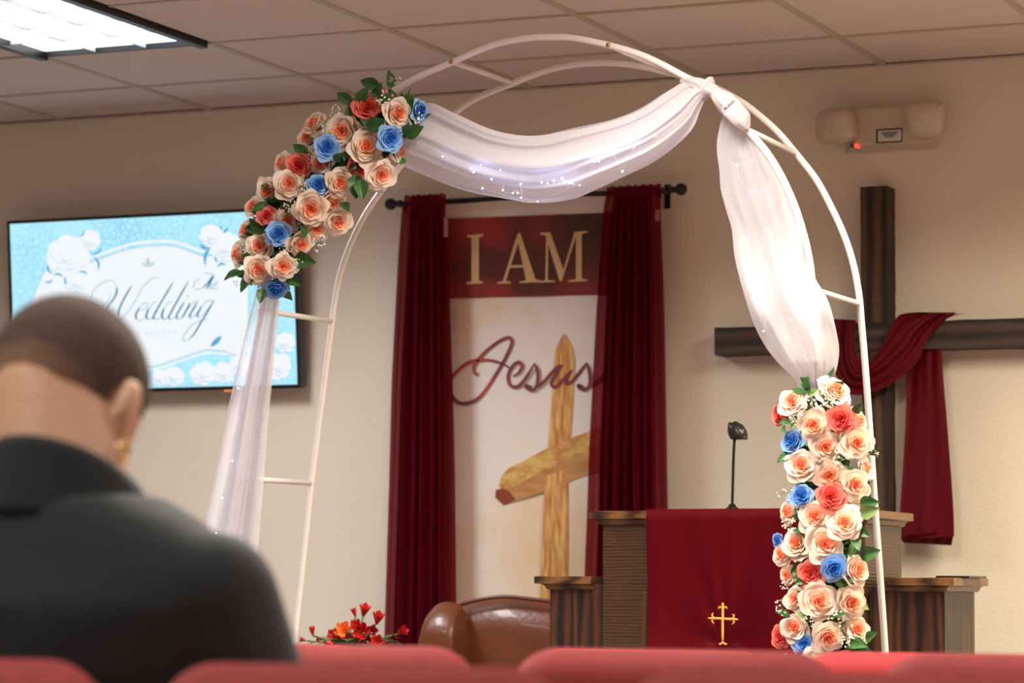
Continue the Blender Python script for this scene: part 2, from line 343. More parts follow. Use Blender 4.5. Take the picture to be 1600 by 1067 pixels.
E_ = {'white': emis('screen_white', srgb(244, 250, 254), .98), 'line': emis('screen_line', srgb(205, 222, 226), .95), 'petal': emis('screen_petal', srgb(244, 249, 254), 1.0),
      'petal2': emis('screen_petal_shade', srgb(180, 210, 238), .98), 'dark': emis('screen_blue_ink', srgb(40, 128, 165), .9), 'thin': emis('screen_thin_ink', srgb(130, 190, 215), .95),
      'leafb': emis('screen_blue_leaf', srgb(95, 175, 220), .95), 'green': emis('screen_green', srgb(190, 215, 205), .95), 'blue': emis('screen_deep_blue', srgb(70, 150, 235), .95)}
def TVo(o): return lambda x, y: TV(x, y, o)
def scr(mb, name, m): 
    o = ngon_mesh(mb, name, m, None); local(tv, o); return o
# ornate white panel: outline in picture coordinates
top = [(95, 400), (120, 412), (142, 410), (165, 402), (190, 393), (215, 387), (245, 384), (272, 385), (290, 390), (305, 396), (318, 400), (350, 399), (385, 396)]
bot = [(385, 545), (350, 548), (325, 546), (300, 553), (262, 566), (240, 572), (190, 575), (140, 570), (95, 560), (60, 540), (50, 480), (70, 425)]
outl = [Vector((x, y, 0)) for x, y in smooth_path([(x, y, 0) for x, y in top], 4) for x, y in [(x, y)]] if False else [(p.x, p.y) for p in smooth_path([(x, y, 0) for x, y in top+bot], 3)]
mb = MB(); poly(mb, outl, TVo(.0022)); scr(mb, 'printed_panel', E_['white'])
mb = MB(); ribbon(mb, top+bot, 1.6, TVo(.0028), n=3); scr(mb, 'printed_border', E_['line'])
mb = MB(); ribbon(mb, [(x, y-7) for x, y in top[1:]], 5, TVo(.0026), n=3); ribbon(mb, [(x, y+5) for x, y in bot[:7]], 3.5, TVo(.0026), n=3); scr(mb, 'printed_border', E_['white'])
def peony(cx, cy, r, seed=0):
    random.seed(seed); m1 = MB(); m2 = MB()
    for lay, (rr, nn, s) in enumerate(((.62, 7, .5), (.36, 6, .42), (.1, 3, .36))):
        for k in range(nn):
            a = 2*math.pi*k/nn+lay+seed; x = cx+rr*r*math.cos(a); y = cy+rr*r*math.sin(a)*.9
            q = s*r*random.uniform(.85, 1.15)
            pts = [(x+q*math.cos(t)*(1+.08*math.sin(3*t+k)), y+q*math.sin(t)) for t in [2*math.pi*i/14 for i in range(14)]]
            off = .0032+.0002*lay+.00002*k
            poly(m1, pts, TVo(off)); ribbon(m2, pts[2:7], .8, TVo(off+.0001), n=2)
    scr(m1, 'printed_peony', E_['petal']); scr(m2, 'printed_peony_line', E_['petal2'])
for c in ((107, 399, 31, 1), (140, 375, 16, 2), (330, 368, 17, 3), (352, 385, 24, 4), (318, 583, 18, 5), (272, 588, 15, 6), (250, 590, 13, 7), (350, 582, 16, 8), (435, 572, 20, 9), (446, 535, 15, 10), (120, 440, 18, 11), (375, 570, 16, 12)): peony(*c)
def sleaf(mb, x0, y0, x1, y1, w, bend=0):
    dx, dy = x1-x0, y1-y0; L = math.hypot(dx, dy); nx, ny = -dy/L, dx/L; a = []; b = []
    for k in range(9):
        t = k/8; cx = x0+dx*t+nx*bend*math.sin(math.pi*t); cy = y0+dy*t+ny*bend*math.sin(math.pi*t); ww = w*math.sin(math.pi*t)**.8
        a.append((cx+nx*ww, cy+ny*ww)); b.append((cx-nx*ww, cy-ny*ww))
    poly(mb, a+b[::-1][1:-1], TVo(.0042))
mb = MB()
for q in ((124, 370, 132, 359, 1.5, 3), (142, 397, 160, 386, 1.6, 4), (146, 400, 154, 424, 1.8, -5), (76, 412, 84, 428, 2, 4), (84, 430, 100, 432, 1.6, -3), (104, 432, 105, 446, 1.6, 2), (123, 425, 138, 430, 1.6, -3),
          (312, 380, 330, 387, 2.4, 4), (331, 385, 322, 416, 2.6, 5), (337, 400, 341, 410, 1.6, 1), (345, 352, 348, 360, 1.6, 0), (350, 364, 358, 356, 2.2, 0), (340, 418, 355, 414, 2, -4), (330, 542, 347, 525, 4, 0), (70, 440, 84, 436, 1.6, 3)): sleaf(mb, *q)
scr(mb, 'printed_leaf', E_['leafb'])
mb = MB()
for q in ((232, 418, 232, 402, 3.3, 0), (229, 418, 222, 410, 1.8, 1), (235, 418, 243, 409, 1.8, -1)): sleaf(mb, *q)
scr(mb, 'printed_ornament', E_['green'])
def W(pts): return [(150+x/7.62, 420+y/7.62) for x, y in pts]
mb = MB()
for s in ([(180, 280), (170, 360), (110, 430), (40, 455), (-40, 430), (-55, 350), (-20, 260), (60, 180), (150, 140), (220, 155), (255, 210)],
          [(770, 125), (720, 100), (640, 140), (550, 240), (450, 420), (340, 570), (290, 610), (265, 560)],
          [(510, 505), (600, 470), (625, 420), (590, 405), (530, 460)], [(490, 600), (540, 620), (610, 550)], [(740, 395), (690, 405), (640, 470)], [(620, 605), (670, 590), (740, 500)],
          [(925, 395), (870, 400), (820, 470)], [(810, 605), (850, 590), (920, 500)], [(700, 605), (760, 590), (800, 540)], [(890, 605), (940, 585), (980, 530)], [(975, 600), (1020, 590), (1050, 540)],
          [(1060, 530), (1150, 420), (1210, 380), (1215, 410)], [(1130, 585), (1190, 550), (1215, 520)], [(1400, 375), (1330, 385), (1270, 440)], [(1220, 575), (1290, 540), (1370, 440)],
          [(1110, 840), (1060, 858), (1043, 820), (1090, 740), (1180, 650), (1290, 605), (1330, 605)],
          [(1290, 55), (1340, 52), (1412, 78)], [(1280, 230), (1200, 247), (1168, 210), (1190, 150), (1250, 118)], [(1325, 225), (1385, 180), (1365, 240), (1395, 225)], [(1395, 215), (1452, 170), (1430, 160), (1398, 220), (1420, 245), (1465, 215)]):
    ribbon(mb, W(s), 1.2, TVo(.0046), n=5)
scr(mb, 'script_hairline', E_['thin'])
mb = MB()
for s in ([(255, 210), (252, 290), (210, 370), (150, 450), (95, 560), (60, 640)], [(432, 200), (345, 350), (285, 480), (265, 570)], [(530, 455), (485, 540), (490, 605)], [(640, 465), (608, 550), (620, 605)], [(928, 155), (830, 320), (720, 510), (692, 580), (702, 605)],
          [(820, 465), (792, 550), (812, 605)], [(1108, 152), (1010, 320), (905, 510), (875, 575), (890, 605)], [(1062, 392), (1000, 490), (967, 560), (978, 600)], [(1130, 402), (1080, 500), (1030, 588)],
          [(1213, 400), (1160, 490), (1122, 560), (1135, 588)], [(1270, 440), (1215, 540), (1225, 578)], [(1415, 370), (1330, 520), (1250, 650), (1180, 770), (1110, 840)], [(1087, 325), (1107, 325)], [(1405, 78), (1340, 165), (1275, 232)], [(1412, 80), (1355, 185), (1325, 240)]):
    ribbon(mb, W(s), (1.5, 3.0), TVo(.0048), n=5)
scr(mb, 'script_stroke', E_['dark'])
GL = {'R': [[(0, 10), (0, 0), (4, 0), (6, 2.5), (4, 5), (0, 5)], [(3, 5), (7, 10)]], 'A': [[(0, 10), (4, 0), (8, 10)], [(1.5, 6.5), (6.5, 6.5)]], 'E': [[(6, 0), (0, 0), (0, 10), (6, 10)], [(0, 5), (5, 5)]],
      'L': [[(0, 0), (0, 10), (6, 10)]], 'N': [[(0, 10), (0, 0), (7, 10), (7, 0)]], '&': [[(8, 10), (2, 3), (4, 0), (6, 3), (0, 7), (3, 10), (8, 5)]], 'O': [[(4, 0), (0, 5), (4, 10), (8, 5), (4, 0)]]}
mb = MB()
for ch, x, y in (('O', 202, 515.5), ('&', 215, 517), ('R', 228, 518), ('A', 234.5, 517.6), ('E', 243, 517.2), ('L', 250, 516.8), ('E', 257, 516.4), ('E', 264.5, 516), ('N', 272, 515.6)):
    for st in GL[ch]:
        for a, b in zip(st, st[1:]): ribbon(mb, [(x+a[0]*.62, y+a[1]*.55), (x+b[0]*.62, y+b[1]*.55)], .75, TVo(.0046), n=1)
scr(mb, 'small_lettering', E_['thin'])

# ------------------------------------------------------------------ banner between the curtains
YBAN = WALL-.022
bl, br = at(690, 600, YBAN).x, at(960, 600, YBAN).x; bt, bb = at(830, 309, YBAN).z, at(800, 985, YBAN).z
bn = thing('wall_banner', 'tall cream cloth banner reading I AM Jesus with a golden painted cross between red curtains', 'banner', ((bl+br)/2, YBAN, bb))
def banner_mat():
    m = bpy.data.materials.new('banner_print'); m.use_nodes = True; nt = m.node_tree; b = nt.nodes['Principled BSDF']; N = nt.nodes.new; L = nt.links.new
    tc = N('ShaderNodeTexCoord'); n = N('ShaderNodeTexNoise'); n.inputs['Scale'].default_value = 2.2; n.inputs['Detail'].default_value = 6; L(tc.outputs['Object'], n.inputs['Vector'])
    sp = N('ShaderNodeSeparateXYZ'); L(tc.outputs['Object'], sp.inputs[0])
    # printed orange wash near the hem and at the very top of the cloth
    mr = N('ShaderNodeMapRange'); mr.inputs['From Min'].default_value = bb; mr.inputs['From Max'].default_value = bb+.55; mr.inputs['To Min'].default_value = .30; mr.inputs['To Max'].default_value = -.04; L(sp.outputs[2], mr.inputs[0])
    m2 = N('ShaderNodeMapRange'); m2.inputs['From Min'].default_value = bt-.55; m2.inputs['From Max'].default_value = bt-.28; m2.inputs['To Min'].default_value = 0; m2.inputs['To Max'].default_value = .18; L(sp.outputs[2], m2.inputs[0])
    a = N('ShaderNodeMath'); a.operation = 'ADD'; L(mr.outputs[0], a.inputs[0]); L(m2.outputs[0], a.inputs[1])
    c = N('ShaderNodeMath'); c.operation = 'ADD'; L(a.outputs[0], c.inputs[0]); L(n.outputs[0], c.inputs[1])
    r = N('ShaderNodeValToRGB'); e = r.color_ramp.elements; e[0].position = .52; e[0].color = (.86, .79, .72, 1); e[1].position = .98; e[1].color = (.78, .36, .12, 1)
    k = e.new(.72); k.color = (.84, .62, .40, 1); L(c.outputs[0], r.inputs[0]); L(r.outputs[0], b.inputs['Base Color']); b.inputs['Roughness'].default_value = .8; return m
def bpt(x, z): return (x, YBAN+.006*math.sin(9*(x-bl)/(br-bl)*math.pi/2)*.5, z)
mb = MB(); mb.grid(lambda u, v: bpt(bl+(br-bl)*u, bt+(bb-bt)*v), 30, 30); local(bn, mb.build('cloth', banner_mat()))
def B(off):
    def f(x, y): p = at(x, y, YBAN-.0038-off); return p
    return f
def print_mat(name, c0, c1, scale=6, pos=(.35, .7), stretch=None):
    m = bpy.data.materials.new(name); m.use_nodes = True; nt = m.node_tree; b = nt.nodes['Principled BSDF']; N = nt.nodes.new; L = nt.links.new
    tc = N('ShaderNodeTexCoord'); src = tc.outputs['Object']
    if stretch: mp = N('ShaderNodeMapping'); mp.inputs['Scale'].default_value = stretch; L(src, mp.inputs[0]); src = mp.outputs[0]
    n = N('ShaderNodeTexNoise'); n.inputs['Scale'].default_value = scale; n.inputs['Detail'].default_value = 6; L(src, n.inputs['Vector'])
    r = N('ShaderNodeValToRGB'); e = r.color_ramp.elements; e[0].position = pos[0]; e[0].color = c0; e[1].position = pos[1]; e[1].color = c1
    L(n.outputs[0], r.inputs[0]); L(r.outputs[0], b.inputs['Base Color']); b.inputs['Roughness'].default_value = .8; return m
def band_mat():
    m = print_mat('red_band_print', (.12, .025, .018, 1), (.36, .035, .025, 1), 5, (.40, .62)); nt = m.node_tree; N = nt.nodes.new; L = nt.links.new
    b = nt.nodes['Principled BSDF']; tc = N('ShaderNodeTexCoord'); sp = N('ShaderNodeSeparateXYZ'); L(tc.outputs['Object'], sp.inputs[0])
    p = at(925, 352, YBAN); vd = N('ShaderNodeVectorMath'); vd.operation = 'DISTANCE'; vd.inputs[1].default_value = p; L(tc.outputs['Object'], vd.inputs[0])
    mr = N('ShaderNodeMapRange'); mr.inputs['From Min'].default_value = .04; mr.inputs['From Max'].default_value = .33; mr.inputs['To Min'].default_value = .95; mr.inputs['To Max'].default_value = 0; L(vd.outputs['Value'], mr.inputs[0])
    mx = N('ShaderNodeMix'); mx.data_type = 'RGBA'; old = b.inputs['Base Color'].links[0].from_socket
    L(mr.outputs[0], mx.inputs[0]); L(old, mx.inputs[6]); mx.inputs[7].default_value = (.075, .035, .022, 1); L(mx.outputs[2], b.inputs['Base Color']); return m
def bprint(name, m, polys=(), strokes=(), width=5, off=.001, tf=lambda x, y: (x, y), label=None, n=6):
    mb = MB()
    for i, p in enumerate(polys): poly(mb, [tf(*q) for q in p], B(off+.0003*i))
    for i, s in enumerate(strokes): ribbon(mb, [tf(*q) for q in s], width, B(off+.00005*i), n=n)
    o = ngon_mesh(mb, name, m, None); local(bn, o)
    if label: o['label'] = label
    return o
bprint('printed_band', band_mat(), [[(692, 342), (957, 332), (957, 460), (692, 466.5)]], label='dark red band behind the words I AM')
c7 = lambda x, y: (620+x/3.138, 300+y/3.138)
LET = mat('cream_print', srgb(226, 190, 140), .8)
bprint('letter_i', LET, [[(345, 211), (425, 206), (425, 215), (402, 222), (402, 434), (422, 439), (422, 447), (342, 452), (342, 444), (366, 437), (366, 224), (345, 220)]], off=.002, tf=c7)
bprint('letter_a', LET, [[(586, 222), (598, 240), (534, 436), (558, 440), (558, 447), (492, 450), (492, 443), (520, 438)], [(588, 214), (598, 200), (604, 200), (680, 428), (704, 434), (704, 441), (602, 446), (602, 439), (634, 433)], [(555, 360), (642, 356), (642, 368), (551, 372)]], off=.002, tf=c7)
bprint('letter_m', LET, [[(733, 206), (743, 206), (740, 431), (775, 435), (775, 441), (700, 444), (700, 437), (728, 433)], [(703, 200), (752, 197), (818, 385), (806, 437), (799, 437), (729, 213), (703, 208)], [(810, 405), (872, 195), (886, 195), (808, 437), (800, 430)], [(878, 195), (935, 190), (935, 198), (907, 205), (907, 425), (935, 430), (935, 437), (840, 441), (840, 434), (878, 427)]], off=.002, tf=c7)
c2 = lambda x, y: (760+x/3.555, 510+y/3.555)
GOLD = print_mat('golden_wood_print', (.50, .17, .05, 1), (.80, .50, .17, 1), 9, (.35, .65), (9, 1, 1.2))
GOLD2 = print_mat('shaded_wood_print', (.42, .18, .06, 1), (.62, .33, .12, 1), 7, (.3, .7), (2, 1, 5))
GOLD3 = print_mat('mossy_wood_print', (.55, .24, .07, 1), (.72, .50, .16, 1), 9, (.35, .6), (2.5, 1, 5))
bprint('painted_cross_post', GOLD, [[(428, 40), (445, 52), (465, 85), (480, 115), (494, 180), (484, 420), (470, 620), (455, 800), (455, 1150), (452, 1620), (296, 1620), (305, 1300), (318, 1000), (330, 760), (345, 640), (362, 400), (380, 150), (392, 110), (410, 70)]], off=.001, tf=c2, label='golden brown painted cross post')
bprint('painted_cross_arm', GOLD2, [[(85, 900), (150, 885), (300, 805), (330, 800), (440, 745), (700, 640), (700, 770), (590, 812), (450, 868), (450, 790), (330, 830), (320, 918), (160, 970), (95, 992), (50, 950), (55, 910)]], off=.0014, tf=c2)
bprint('painted_cross_arm', GOLD3, [[(70, 885), (85, 830), (120, 790), (200, 750), (330, 680), (470, 620), (600, 570), (700, 530), (700, 620), (590, 690), (440, 745), (300, 810), (150, 890), (85, 905)]], off=.0018, tf=c2)
bprint('painted_arm_end', mat('red_brown_print', (.33, .07, .03, 1), .8, var=.3), [[(50, 950), (52, 908), (90, 898), (125, 915), (165, 962), (95, 992)]], off=.0022, tf=c2)
cj = lambda x, y: (695+x/6.154, 510+y/6.154)
JES = [[(325, 445), (305, 465), (278, 430), (280, 385), (315, 325), (400, 235), (520, 145), (605, 108), (642, 125), (638, 180), (590, 290), (540, 380), (480, 480), (400, 600), (320, 690), (230, 735), (150, 735), (85, 690), (50, 610), (60, 520), (110, 440), (190, 370), (280, 330), (400, 322), (500, 340), (570, 367), (645, 412)],
       [(655, 480), (715, 440), (742, 375), (710, 342), (660, 372), (615, 450), (610, 520), (640, 572), (700, 578), (760, 520), (820, 430), (862, 355)],
       [(862, 355), (886, 410), (895, 490), (882, 570), (850, 608), (800, 598), (780, 568), (840, 580)], [(860, 590), (920, 562), (980, 500), (1060, 410), (1112, 368)],
       [(1130, 368), (1080, 440), (1030, 530), (1030, 568), (1070, 580), (1130, 520), (1222, 415)], [(1222, 415), (1175, 500), (1168, 545), (1210, 540), (1280, 460), (1362, 350)],
       [(1362, 350), (1386, 420), (1396, 500), (1386, 570), (1350, 608), (1300, 595), (1284, 565), (1340, 580)], [(1370, 592), (1460, 530), (1575, 435)]]
bprint('script_word', print_mat('script_print', (.20, .045, .07, 1), (.46, .07, .055, 1), 5, (.42, .52)), strokes=JES, width=5.2, off=.003, tf=cj, label='red brush script word Jesus', n=8)
mb = MB(); mb.tube([(bl, WALL-.02, bt), (br, WALL-.02, bt)], .007); local(bn, mb.build('hanging_rod', M['black']))

# ------------------------------------------------------------------ curtain rod and curtains
YR = WALL-.085
ra, rb = at(628, 317, YR), at(1045, 297.5, YR); zr = (ra.z+rb.z)/2
rod = thing('curtain_rod', 'black metal curtain rod with ball ends above the banner', 'curtain rod', ((ra.x+rb.x)/2, YR, zr))
mb = MB(); mb.tube([(ra.x, YR, zr), (rb.x, YR, zr)], .0085, 10); local(rod, mb.build('pole', M['black']))
for x, sg in ((ra.x, -1), (rb.x, 1)):
    mb = MB(); prof = [(.0085, 0), (.013, .002), (.013, .010), (.007, .014), (.012, .018), (.007, .022)] + [(.0205*math.sin(a), .042-.0205*math.cos(a)) for a in [math.pi*k/10 for k in range(2, 11)]]
    mb.lathe([(r, h*sg) for r, h in prof], (x, YR, zr), 16, axis='x'); local(rod, mb.build('finial', M['black']))
    xb = x-sg*.035 if sg > 0 else x+.012
    mb = MB(); mb.box(xb-.006, xb+.006, YR, WALL, zr-.006, zr+.006).box(xb-.01, xb+.01, WALL-.006, WALL, zr-.05, zr+.03).box(xb-.007, xb+.007, YR-.012, YR+.012, zr-.024, zr-.006)
    local(rod, mb.build('bracket', M['black'], smooth=False, bevel=.001))
def curtain(name, label, rows, seed, nf):
    random.seed(seed); xs = [(at((a+b)/2, y, YR).z, at(a, y, YR).x, at(b, y, YR).x) for y, a, b in rows]
    xs.append((.06, xs[-1][1]-.015, xs[-1][2]+.015))
    ct = thing(name, label, 'curtain', ((xs[0][1]+xs[0][2])/2, YR, zr), group=None)
    ph = [random.uniform(-.5, .5) for _ in range(nf+2)]; am = [random.uniform(.6, 1.2) for _ in range(nf+2)]
    def edge(z):
        for (z1, a1, b1), (z2, a2, b2) in zip(xs, xs[1:]):
            if z >= z2: t = min(1, max(0, (z1-z)/(z1-z2))); return a1+(a2-a1)*t, b1+(b2-b1)*t
        return xs[-1][1:]
    def surf(amp, yoff, u0, u1, hfreq=0):
        def f(u, v):
            z = xs[0][0]+.012+(xs[-1][0]-xs[0][0]-.012)*v**1.15; a, b = edge(z); uu = u0+(u1-u0)*u
            g = min(1, .3+v*3); k = uu*nf; i = int(k) % (nf+1)
            y = YR+yoff+math.sin(k*2*math.pi+ph[i]*.8+.4*math.sin(v*3+seed))*amp*g*am[i]*.5+(am[i+1]-am[i])*.006
            x = a+(b-a)*(uu+.018*math.sin(k*2*math.pi*.5+v*2+seed)*math.sin(math.pi*uu))
            if v < .03: y = YR-.012*(1 if yoff < 0 else -1); z += .0025*math.sin(uu*45+seed)
            return (x, y, z)
        return f
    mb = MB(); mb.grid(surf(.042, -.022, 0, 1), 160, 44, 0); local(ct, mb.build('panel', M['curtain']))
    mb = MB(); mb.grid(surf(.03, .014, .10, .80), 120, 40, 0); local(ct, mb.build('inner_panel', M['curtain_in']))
    for u0, u1 in ((.0, .05), (.94, 1.0)):
        pass
    return ct, edge
CL, edL = curtain('curtain', 'sheer burgundy curtain hanging left of the banner', [(310, 634, 699), (345, 631, 701), (400, 627, 705), (600, 616, 712), (740, 612, 715), (1000, 603, 717)], 5, 7)
CR, edR = curtain('curtain', 'sheer burgundy curtain hanging right of the banner', [(296, 950, 1035), (340, 945, 1036), (500, 935, 1042), (700, 925, 1046), (800, 922, 1048), (895, 918, 1049)], 9, 8)
for ct, (x0, y0, x1, y1) in ((CL, (694, 339, 700, 370)), (CR, (1024, 328, 1031, 345))):
    p = at(x0, y0, YR-.052); q = at(x1, y1, YR-.052)
    mb = MB(); mb.box(p.x, q.x, YR-.054, YR-.052, q.z, p.z); local(ct, tag(mb.build('care_tag', mat('tag_pink', (.38, .10, .12, 1), .8), smooth=False), 'pale sewn tag'))

# ------------------------------------------------------------------ timber cross on the wall with its cloth
YC = WALL-.092
vx0, vx1 = at(1344.5, 350, YC).x, at(1386, 350, YC).x; vz = at(1365, 291, YC).z
cx0 = at(1117, 537, YC).x; cx1 = at(1700, 515, YC).x+.1; cz0 = (at(1117, 556, YC).z+at(1590, 540, YC).z)/2; cz1 = (at(1117, 518, YC).z+at(1590, 491, YC).z)/2
cr = thing('timber_cross', 'large rough dark timber cross mounted on the wall', 'cross', ((vx0+vx1)/2, WALL, .62))
def beam(x0, x1, y0, y1, z0, z1, ax, seed):
    mb = MB(); random.seed(seed); n = 24; rings = []
    for k in range(n+1):
        t = k/n
        for (a, b) in ((0, 0), (1, 0), (1, 1), (0, 1)):
            j = lambda: random.uniform(-.0012, .0012)
            if ax == 'z': rings.append((x0+(x1-x0)*a+j(), y0+(y1-y0)*b+(j() if b == 0 else 0), z0+(z1-z0)*t))
            else: rings.append((x0+(x1-x0)*t, y0+(y1-y0)*b+(j() if b == 0 else 0), z0+(z1-z0)*a+j()))
    f = [(i*4+k, i*4+(k+1) % 4, (i+1)*4+(k+1) % 4, (i+1)*4+k) for i in range(n) for k in range(4)]+[(0, 1, 2, 3), (n*4+3, n*4+2, n*4+1, n*4)]
    return mb.add(rings, f)
local(cr, beam(vx0, vx1, YC, WALL-.001, cz1+.001, vz, 'z', 1).build('upright', M['timber'], smooth=False))
local(cr, beam(vx0+.002, vx1-.002, YC, WALL-.001, .62, cz0-.001, 'z', 2).build('upright', M['timber'], smooth=False))
local(cr, beam(cx0, cx1, YC-.004, WALL-.001, cz0, cz1, 'x', 3).build('crossbeam', M['timber_h'], smooth=False))
dr = thing('cross_drape', 'burgundy satin cloth draped over the arms of the timber cross', 'cloth', ((vx0+vx1)/2, WALL-.1, 1.2))
def band(mbk, left, right, yfun, nu=16, nv=40, fold=.008, ph=0, thick=True):
    Lp = resample(smooth_path([(x, y, 0) for x, y in left], 6), nv); Rp = resample(smooth_path([(x, y, 0) for x, y in right], 6), nv)
    def f(u, v):
        i = min(nv, int(round(v*nv))); a, b = Lp[i], Rp[i]; p = a.lerp(b, u)
        return at(p.x, p.y, yfun(u, v)-fold*math.sin(u*11+ph+2*math.sin(v*3))*math.sin(math.pi*u)**.5-fold*.6*math.sin(u*23+v*4))
    mbk.grid(f, nu, nv)
mb = MB()   # hanging loop: over the left arm, under the crossing, up over the right arm
band(mb, [(1303, 498), (1300, 540), (1304, 580), (1318, 610), (1345, 617), (1385, 604), (1425, 575), (1441, 550), (1449, 530), (1470, 503), (1495, 488)],
     [(1338, 500), (1336, 530), (1340, 555), (1350, 568), (1362, 563), (1378, 540), (1390, 515), (1400, 498), (1408, 491), (1430, 488), (1460, 488)], lambda u, v: YC-.022-.045*math.sin(math.pi*v)**.6*(.5+.5*math.sin(math.pi*u)), 26, 70, .010)
band(mb, [(1448, 494), (1448, 512), (1447, 533)], [(1512, 489), (1490, 492), (1476, 500)], lambda u, v: YC-.016, 14, 10, .004, 1)
local(dr, mb.build('draped_fold', M['burg2']))
mb = MB(); band(mb, [(1418, 500), (1417, 560), (1415, 650), (1410, 740), (1406, 800), (1404, 843)], [(1471, 500), (1472, 560), (1479, 650), (1486, 740), (1490, 800), (1491, 838)], lambda u, v: YC+.018+.012*math.cos(u*3)-.03*v, 22, 40, .003, 2)
band(mb, [(1404, 836), (1408, 843), (1412, 848)], [(1491, 830), (1489, 840), (1487, 852)], lambda u, v: YC-.02+.03*v, 22, 6, .004, 2)
local(dr, mb.build('hanging_tail', M['burg2']))

# ------------------------------------------------------------------ emergency light
YE = WALL-.075
el = thing('emergency_light', 'cream wall-mounted emergency light with two swivel lamp heads below the ceiling', 'light', at(1390, 200, WALL))
p, q = at(1334, 170, YE), at(1449, 226, YE)
mb = MB(); bw = .014
mb.add([(p.x, YE, q.z+.012), (q.x, YE, q.z+.012), (q.x, YE, p.z), (p.x, YE, p.z), (p.x-bw-.035, WALL, q.z-.004), (q.x+bw, WALL, q.z-.004), (q.x+bw, WALL, p.z+.004), (p.x-bw-.035, WALL, p.z+.004)],
       [(0, 1, 2, 3), (4, 7, 6, 5), (0, 4, 5, 1), (1, 5, 6, 2), (2, 6, 7, 3), (3, 7, 4, 0)])
local(el, mb.build('housing', M['cream_plastic'], smooth=False, bevel=.004))
def head(px0, py0, px1, py1, yaw_, name):
    a, b = at(px0, py0, YE-.04), at(px1, py1, YE-.04); c = (a+b)/2; wx, wz = abs(b.x-a.x)/2, abs(a.z-b.z)/2; mb = MB(); rings = []
    prof = [(.55, .07), (.92, .045), (1.0, .0), (.97, -.012), (.80, -.026), (.4, -.034), (.05, -.036)]
    for s_, dy in prof:
        for k in range(24):
            t = 2*math.pi*k/24; e = .55; x = math.copysign(abs(math.cos(t))**e, math.cos(t))*wx*s_; z = math.copysign(abs(math.sin(t))**e, math.sin(t))*wz*s_
            x *= 1+.10*z/wz*(1 if name else -1)
            rings.append(Vector((x, dy, z)))
    m3 = Matrix.Rotation(yaw_, 3, 'Z') @ Matrix.Rotation(R(12), 3, 'X')
    n = 24; f = [(i*n+k, i*n+(k+1) % n, (i+1)*n+(k+1) % n, (i+1)*n+k) for i in range(len(prof)-1) for k in range(n)]+[tuple(range(n)), tuple((len(prof)-1)*n+k for k in range(n))]
    mb.add([c + m3 @ v for v in rings], f)
    mb.tube([c+Vector((0, .03, 0)), c+Vector((0, .11, 0))], .018, 12)
    local(el, mb.build('lamp_head', M['lens']))
head(1273, 171, 1335, 223, R(-14), 0); head(1416, 159, 1476, 213, R(10), 1)
def flat(name, px0, py0, px1, py1, Y, m, par, th=.001):
    a, b = at(px0, py0, Y), at(px1, py1, Y); mb = MB().box(a.x, b.x, Y-th, Y, b.z, a.z); o = mb.build(name, m, smooth=False); local(par, o); return o
flat('sticker', 1369, 202, 1410, 222, YE-.0005, M['ink'], el); flat('sticker_paper', 1372, 204.5, 1408, 219.5, YE-.002, M['paper'], el)
for k in range(4): flat('sticker_line', 1377+2*k, 206.5+2.4*k, 1403-2*k, 207.4+2.4*k, YE-.0035, mat('grey_ink', (.25, .25, .25, 1)), el)
flat('test_button', 1332, 227.5, 1338, 230.5, YE+.02, M['ink'], el, .03); flat('indicator_lamp', 1339, 226.8, 1344, 231.5, YE+.02, emis('red_led', (1, .08, .04, 1), 1.5), el, .03)

# ------------------------------------------------------------------ pulpit with two lower wings
YP = 7.70; YPB = YP+.36
pul = thing('pulpit', 'dark oak church pulpit with a raised desk between two lower wings', 'pulpit', (at(1146, 900, YP).x, YP+.2, 0))
def px_x(x, y, Y): return at(x, y, Y).x
xa, xb = px_x(941.5, 900, YP), px_x(1352, 900, YP); zt = at(1000, 798, YP-.02).z
local(pul, MB().box(xa, xb, YP, YPB, 0, zt-.022).build('body', M['oak'], smooth=False, bevel=.003))
def top_slab(x0, x1, y0, y1, z1, o=.045, name='desk_top', oR=None):
    oR = o if oR is None else oR
    mb = MB(); prof = [(-.001, -.040), (.008, -.037), (.012, -.026), (.024, -.022), (o, -.0215), (o, -.001), (o-.004, 0)]
    rings = []
    for d, h in prof:
        rings += [(x0-d, y0-d, z1+h), (x1+d*oR/o, y0-d, z1+h), (x1+d*oR/o, y1+d*.5, z1+h), (x0-d, y1+d*.5, z1+h)]
    f = [(i*4+k, i*4+(k+1) % 4, (i+1)*4+(k+1) % 4, (i+1)*4+k) for i in range(len(prof)-1) for k in range(4)]+[(0, 1, 2, 3), tuple((len(prof)-1)*4+k for k in range(4))]
    mb.add(rings, f); local(pul, mb.build(name, M['oak_top'], smooth=False))
top_slab(xa, xb, YP, YPB, zt, .030)
p, q = at(1003, 924, YP-.02), at(1290, 924, YP-.02)
mb = MB(); mb.box(p.x, p.x+.02, YP-.022, YP, .25, p.z).box(q.x-.02, q.x, YP-.022, YP, .25, p.z).box(p.x+.02, q.x-.02, YP-.022, YP, p.z-.02, p.z).box(p.x+.02, q.x-.02, YP-.008, YP, .25, p.z-.02)
local(pul, mb.build('front_panel', M['oak_dark'], smooth=False, bevel=.002))
YW = YP+.03
wl0 = px_x(859, 950, YW); wr1 = px_x(1476, 960, YW); zwl = at(900, 898, YW-.02).z; zwr = at(1430, 905, YW-.02).z; zw = (zwl+zwr)/2
local(pul, MB().box(wl0, xa-.001, YW, YPB-.01, 0, zw-.022).build('wing', M['oak_dark'], smooth=False, bevel=.002))
local(pul, MB().box(xb+.001, wr1, YW, YPB-.01, 0, zw-.022).build('wing', M['oak_dark'], smooth=False, bevel=.002))
